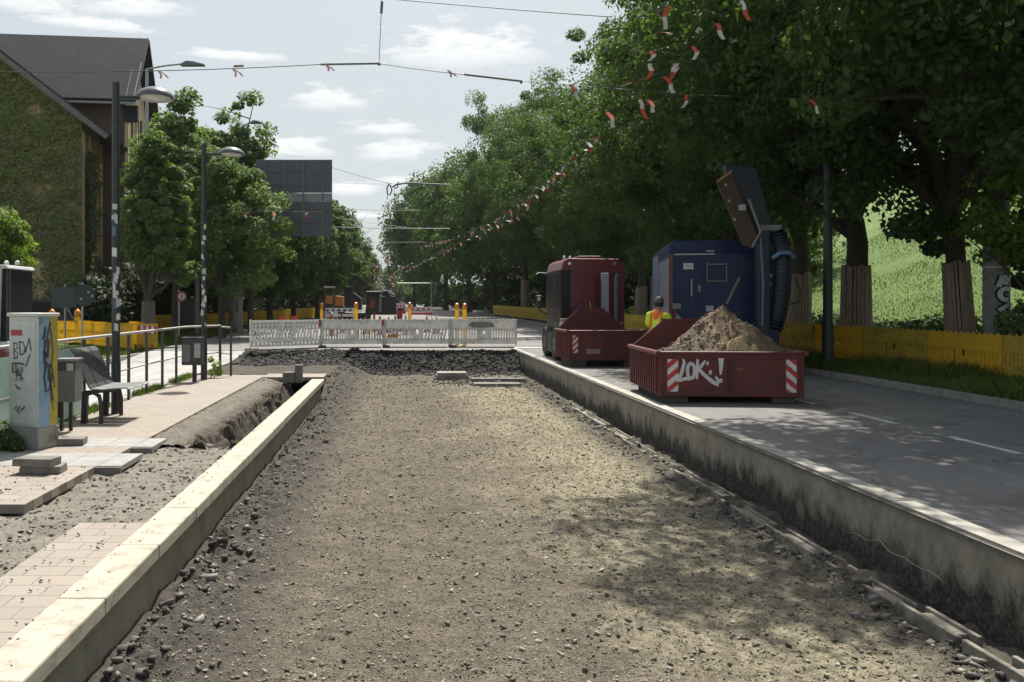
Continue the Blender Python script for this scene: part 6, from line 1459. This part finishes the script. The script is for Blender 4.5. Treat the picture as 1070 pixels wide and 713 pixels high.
# grey tower block peeping above the left trees
t = thing('tower_block', 'small grey tower block peeping over the trees right of the road sign', 'building', (PX(352, 230), 230, 1.5)); z_ = PZ(221, 230) - 1.5
MB().box(-1.6, 1.6, -3, 3, 0, z_).build('tower_wall', mat('tower_grey', (.30, .32, .34), (.25, .27, .29), .8), t)
for i in range(4): MB().box(-1.2, 1.2, -3.05, -3.003, z_ - 2.4 - i * 3, z_ - 1.2 - i * 3).build('window_band', mat('tower_glass', (.12, .14, .16), rough=.3), t)
MB().box(-1.7, 1.7, -3.1, 3.1, z_ + .003, z_ + .4).build('roof_edge', MATS['tower_grey'], t)

# ------------------------------------------------ wires
WIRE = mat('wire_dark', (.05, .05, .055), (.08, .08, .08), .5, 20, metal=.3)
RODG = mat('insulator_rod', (.20, .19, .185), (.15, .14, .14), .5)
def pt(px, py, Z): return Vector((PX(px, Z), Z, PZ(py, Z)))
def sagline(b, a, c, sag, r, n=14): b.tube([a.lerp(c, i / n) - Vector((0, 0, sag * 4 * (i / n) * (1 - i / n))) for i in range(n + 1)], r, 6)
Z = 26.
a0 = Vector((PX(-60, Z), Z, PZ(74, Z))); m0 = pt(335, 67.5, Z); m1 = pt(396, 66.5, Z); m2 = pt(485, 78, Z); m3 = pt(545, 85, Z); e0 = Vector((PX(700, Z), Z, PZ(101, Z)))
t = thing('span_wire', 'overhead span wire with two grey insulator rods crossing the street', 'overhead wire', (0, Z, 8)); 
L_ = lambda v_: v_ - Vector((0, Z, 8))
b = MB(); sagline(b, L_(a0), L_(m0), .12, .014); sagline(b, L_(m1), L_(m2), .02, .014); sagline(b, L_(m3), L_(e0), .03, .006); b.build('wire', WIRE, t, True)
MB().tube([L_(m0), L_(m1)], .034, 8).build('insulator_rod', RODG, t, True); MB().tube([L_(m2), L_(m3)], .034, 8).build('insulator_rod', RODG, t, True)
tb = pt(250, 69.3, Z); MB().tube([L_(tb) + Vector((-.18, 0, 0)), L_(tb) + Vector((.14, 0, .01))], .035, 8).build('turnbuckle', RODG, t, True)
MB().tube([L_(m1) + Vector((-.04, 0, 0)), L_(m1) + Vector((.05, 0, -.04))], .05, 8).build('clamp', RODG, t); MB().tube([L_(m3) + Vector((-.03, 0, .02)), L_(m3) + Vector((.0, 0, -.07))], .045, 8).build('clamp', RODG, t)
up = pt(400, -60, Z); up1 = pt(398.5, 10, Z); 
b = MB(); b.tube([L_(m1), L_(up1)], .011, 5); b.tube([L_(up1) + Vector((0, 0, .02)), L_(up)], .011, 5); b.build('hanger', WIRE, t); MB().tube([L_(pt(398.4, 14, Z)), L_(pt(399.2, 2, Z))], .045, 8).build('hanger_link', RODG, t)
for px, py, s in ((165, 73, 1), (243, 71, 1), (340, 67, .8), (468, 73, .8)):
    p0 = L_(pt(px, py, Z))
    b = MB()
    for j in range(2):
        q = p0 + Vector((.0, -.04 + .05 * j, -.02)); e = q + Vector((.10 + .22 * j * s, .02, -.27 * s + .03 * j)); e2 = (q + e) / 2 + Vector((.05, .04, 0)); w_ = .035
        b.add([tuple(q + Vector((-w_, 0, 0))), tuple(q + Vector((w_, .0, 0))), tuple(e2 + Vector((w_, 0, 0))), tuple(e2 + Vector((-w_, 0, 0))), tuple(e + Vector((w_, .01, 0))), tuple(e + Vector((-w_, .01, 0)))], [(0, 1, 2, 3), (3, 2, 4, 5)])
    b.build('warning_ribbon', mat('ribbon_pink', (.62, .16, .15), (.7, .6, .58), .6, 14), t)
t = thing('upper_wire', 'single wire high above the street running off to the right', 'overhead wire', (0, 24, 9)); b = MB(); sagline(b, pt(396, -2, 24) - Vector((0, 24, 9)), pt(640, 18, 24) - Vector((0, 24, 9)), .02, .013)
b.build('wire', WIRE, t, True)
t = thing('catenary_bracket', 'far catenary arm with a coiled dark insulator hanging in the sky gap', 'catenary arm', (0, 50, 9)); Lc = lambda px, py, Z=50.: pt(px, py, Z) - Vector((0, 50, 9))
b = MB(); b.tube([Lc(410, 196), Lc(414, 193), Lc(424, 191.5), Lc(470, 193.5)], .055, 8); b.build('arm', mat('arm_grey', (.12, .125, .13), rough=.5), t, True)
MB().tube([Lc(406, 193), Lc(404.3, 197), Lc(405, 203), Lc(407.5, 204), Lc(409.5, 199), Lc(408, 194), Lc(406, 193)], .045, 6).build('coil', WIRE, t, True); b = MB(); b.tube([Lc(405, 203), Lc(404.5, 209)], .02, 5); b.tube([Lc(416, 190), Lc(415.5, 196), Lc(412, 197)], .04, 6); b.build('hanger', WIRE, t)
b = MB(); sagline(b, Lc(347, 175), Lc(409, 192), .05, .02); b.tube([Lc(412, 197), Lc(412, 222)], .01, 4); b.build('wire', WIRE, t)
for i, (xa, ya, xb, yb, Z, r) in enumerate(((350, 191, 412, 192, 58, .012), (340, 218, 440, 220, 66, .016), (330, 237, 470, 239, 72, .03), (345, 226, 425, 238, 80, .015), (340, 253, 460, 253, 100, .02))):
    o = thing('cross_wire', 'thin wire across the sky gap, %s from the top' % names[i], 'overhead wire', (0, Z, 8)); b = MB(); sagline(b, pt(xa, ya, Z) - Vector((0, Z, 8)), pt(xb, yb, Z) - Vector((0, Z, 8)), .05, r); b.build('wire', WIRE, o); o['group'] = 'thin wires across the sky gap'
    if i in (1, 4): MB().tube([pt(412, ya, Z) - Vector((0, Z, 8)), pt(412, ya + 3.5, Z) - Vector((0, Z, 8))], .04, 5).build('insulator', RODG, o)
# ------------------------------------------------ bunting of red and white tape
FR = mat('tape_red', (.62, .09, .07), (.52, .08, .06), .55, 20); FW = mat('tape_white', (.66, .64, .62), (.56, .54, .52), .55, 20)
def flag(parent, p, s, rg_, first=[True]):
    """one folded strip, half red half white, fluttering"""
    a = rg_.uniform(0, 6.28); d_ = Vector((math.cos(a) * .55, math.sin(a) * .3, -1)).normalized() if rg_.uniform() < .72 else Vector((rg_.choice([-1, 1]), .2, -.25)).normalized()
    w_ = Vector((.055 * s, .02 * s, .01 * s)); q = p; k = 4; L2 = s * rg_.uniform(.2, .44); vs = []
    for i in range(k + 1):
        c = q + d_ * L2 * i / k + Vector((math.sin(i * 1.6 + a) * .03 * s, math.cos(i * 1.3) * .03 * s, 0)); ww = w_ * (1 - .25 * abs(math.sin(i + a)))
        vs += [tuple(c - ww), tuple(c + ww)]
    h = k // 2
    fl = MB().add(vs[:2 * (h + 1)], [(2 * i, 2 * i + 1, 2 * i + 3, 2 * i + 2) for i in range(h)]).build('flag', FR if rg_.uniform() < .55 else FW, parent)
    MB().add(vs[2 * h:], [(2 * i, 2 * i + 1, 2 * i + 3, 2 * i + 2) for i in range(k - h)]).build('flag_tip', FW if fl.data.materials[0] == FR else FR, fl)
def bunting(label, pts3, nf, s, seed, explicit=None, cord=True):
    rg_ = np.random.default_rng(seed); o0 = Vector(pts3[0]); t = thing('tape_bunting', label, 'bunting', tuple(o0), 0, 'red and white tape bunting over the street')
    P3 = [Vector(q) - o0 for q in pts3]
    if cord: MB().tube(P3, .004, 5).build('cord', WIRE, t)
    if explicit:
        for p in explicit: flag(t, Vector(p) - o0, s, rg_)
        return t
    seg = [(P3[i + 1] - P3[i]).length for i in range(len(P3) - 1)]; T = sum(seg)
    for i in range(nf):
        d_ = T * ((i + .5) / nf); j = 0
        while j < len(seg) - 1 and d_ > seg[j]: d_ -= seg[j]; j += 1
        flag(t, P3[j].lerp(P3[j + 1], min(1, d_ / seg[j])) + Vector((0, 0, rg_.uniform(-.1, .02))), s * rg_.uniform(.8, 1.2), rg_)
    return t
E = [(697, 6, 11.5), (691, 33, 11.8), (683, 52, 12.), (681, 66, 12.2), (706, 66, 12.2), (669, 84, 12.6), (695, 80, 12.6), (668, 104, 13), (678, 104, 13), (690, 105, 13), (636, 117, 13.5)]
bunting('cluster of large red and white tape strips dangling before the top centre leaves', [pt(720, -30, 11), pt(697, 6, 11.5), pt(681, 60, 12.1), pt(669, 86, 12.6), pt(636, 117, 13.5)], 0, .8, 2, [pt(*q) for q in E])
E = [(774, 0, 11), (749, 24, 11.2), (726, 48, 11.5), (708, 66, 11.8)]
bunting('bunting line of single strips running from the top right down to the cluster', [pt(790, -20, 10.8), pt(774, 0, 11), pt(749, 24, 11.2), pt(726, 48, 11.5), pt(700, 72, 12), pt(669, 84, 12.6)], 0, .75, 3, [pt(*q) for q in E])
E = [(597, 89, 13), (719, 99, 12.6), (848, 104, 12.4)]
bunting('nearly level wire with three red and white strips across the dark leaves', [pt(560, 84, 13.2), pt(597, 89, 13), pt(719, 99, 12.6), pt(848, 104, 12.4), pt(900, 108, 12.4)], 0, .6, 4, [pt(*q) for q in E])
bunting('long upper bunting line receding along the leaf edge to the street end', [pt(628, 140, 17), pt(606, 156, 22), pt(580, 182, 27), pt(548, 208, 34), pt(515, 232, 44), pt(480, 246, 55), pt(440, 258, 75)], 54, .75, 5)
bunting('long lower bunting line receding just below the upper one', [pt(594, 168, 20), pt(566, 196, 27), pt(536, 226, 36), pt(505, 243, 46), pt(470, 259, 60), pt(440, 274, 80), pt(424, 283, 100)], 52, .8, 6)
bunting('faint far bunting loop above the dark digger, left', [pt(408, 268, 70), pt(395, 276, 70), pt(388, 284, 70), pt(394, 294, 70), pt(402, 302, 70)], 26, .8, 7)
bunting('faint far bunting loop above the dark digger, right', [pt(430, 274, 70), pt(414, 282, 70), pt(406, 290, 70), pt(411, 296, 70), pt(408, 302, 70)], 26, .8, 8)
for i, (px, py, Z, lab) in enumerate(((257, 222, 30, 'single strip in front of the dark leaves left of the road sign'), (286, 221, 30, 'single strip in front of the lower road sign board, left'), (321, 222, 30, 'single strip in front of the lower road sign board, right'))):
    bunting(lab, [pt(px - 16, py - 1, Z), pt(px, py, Z), pt(px + 16, py - 1, Z)], 0, .9, 20 + i, [pt(px, py, Z)])
# white cord lying against the right wall foot, and a branch on the soil
o = MB().tube([(4.205 - .012 * math.sin(i * .31) ** 2, 6.3 + i * .028, .24 + .028 * math.sin(i * .37) * math.cos(i * .11) + .05 * math.sin(i * .055)) for i in range(48)], .0045, 5).build('loose_cord', CONC, smooth=True); tag(o, 'wavy white cord hanging against the stained right wall', 'cord')

# ------------------------------------------------ summer haze
o = MB().box(-130, 130, -20, 330, -1.35, 62).build('haze', bpy.data.materials.new('haze_air')); o['kind'] = 'stuff'
hm = o.data.materials[0]; hm.use_nodes = True; hn = hm.node_tree; hn.nodes.remove(hn.nodes['Principled BSDF'])
pv = hn.nodes.new('ShaderNodeVolumePrincipled'); pv.inputs['Color'].default_value = (.86, .92, .98, 1); pv.inputs['Density'].default_value = .00012; pv.inputs['Anisotropy'].default_value = .2
hn.links.new(pv.outputs[0], hn.nodes['Material Output'].inputs['Volume'])
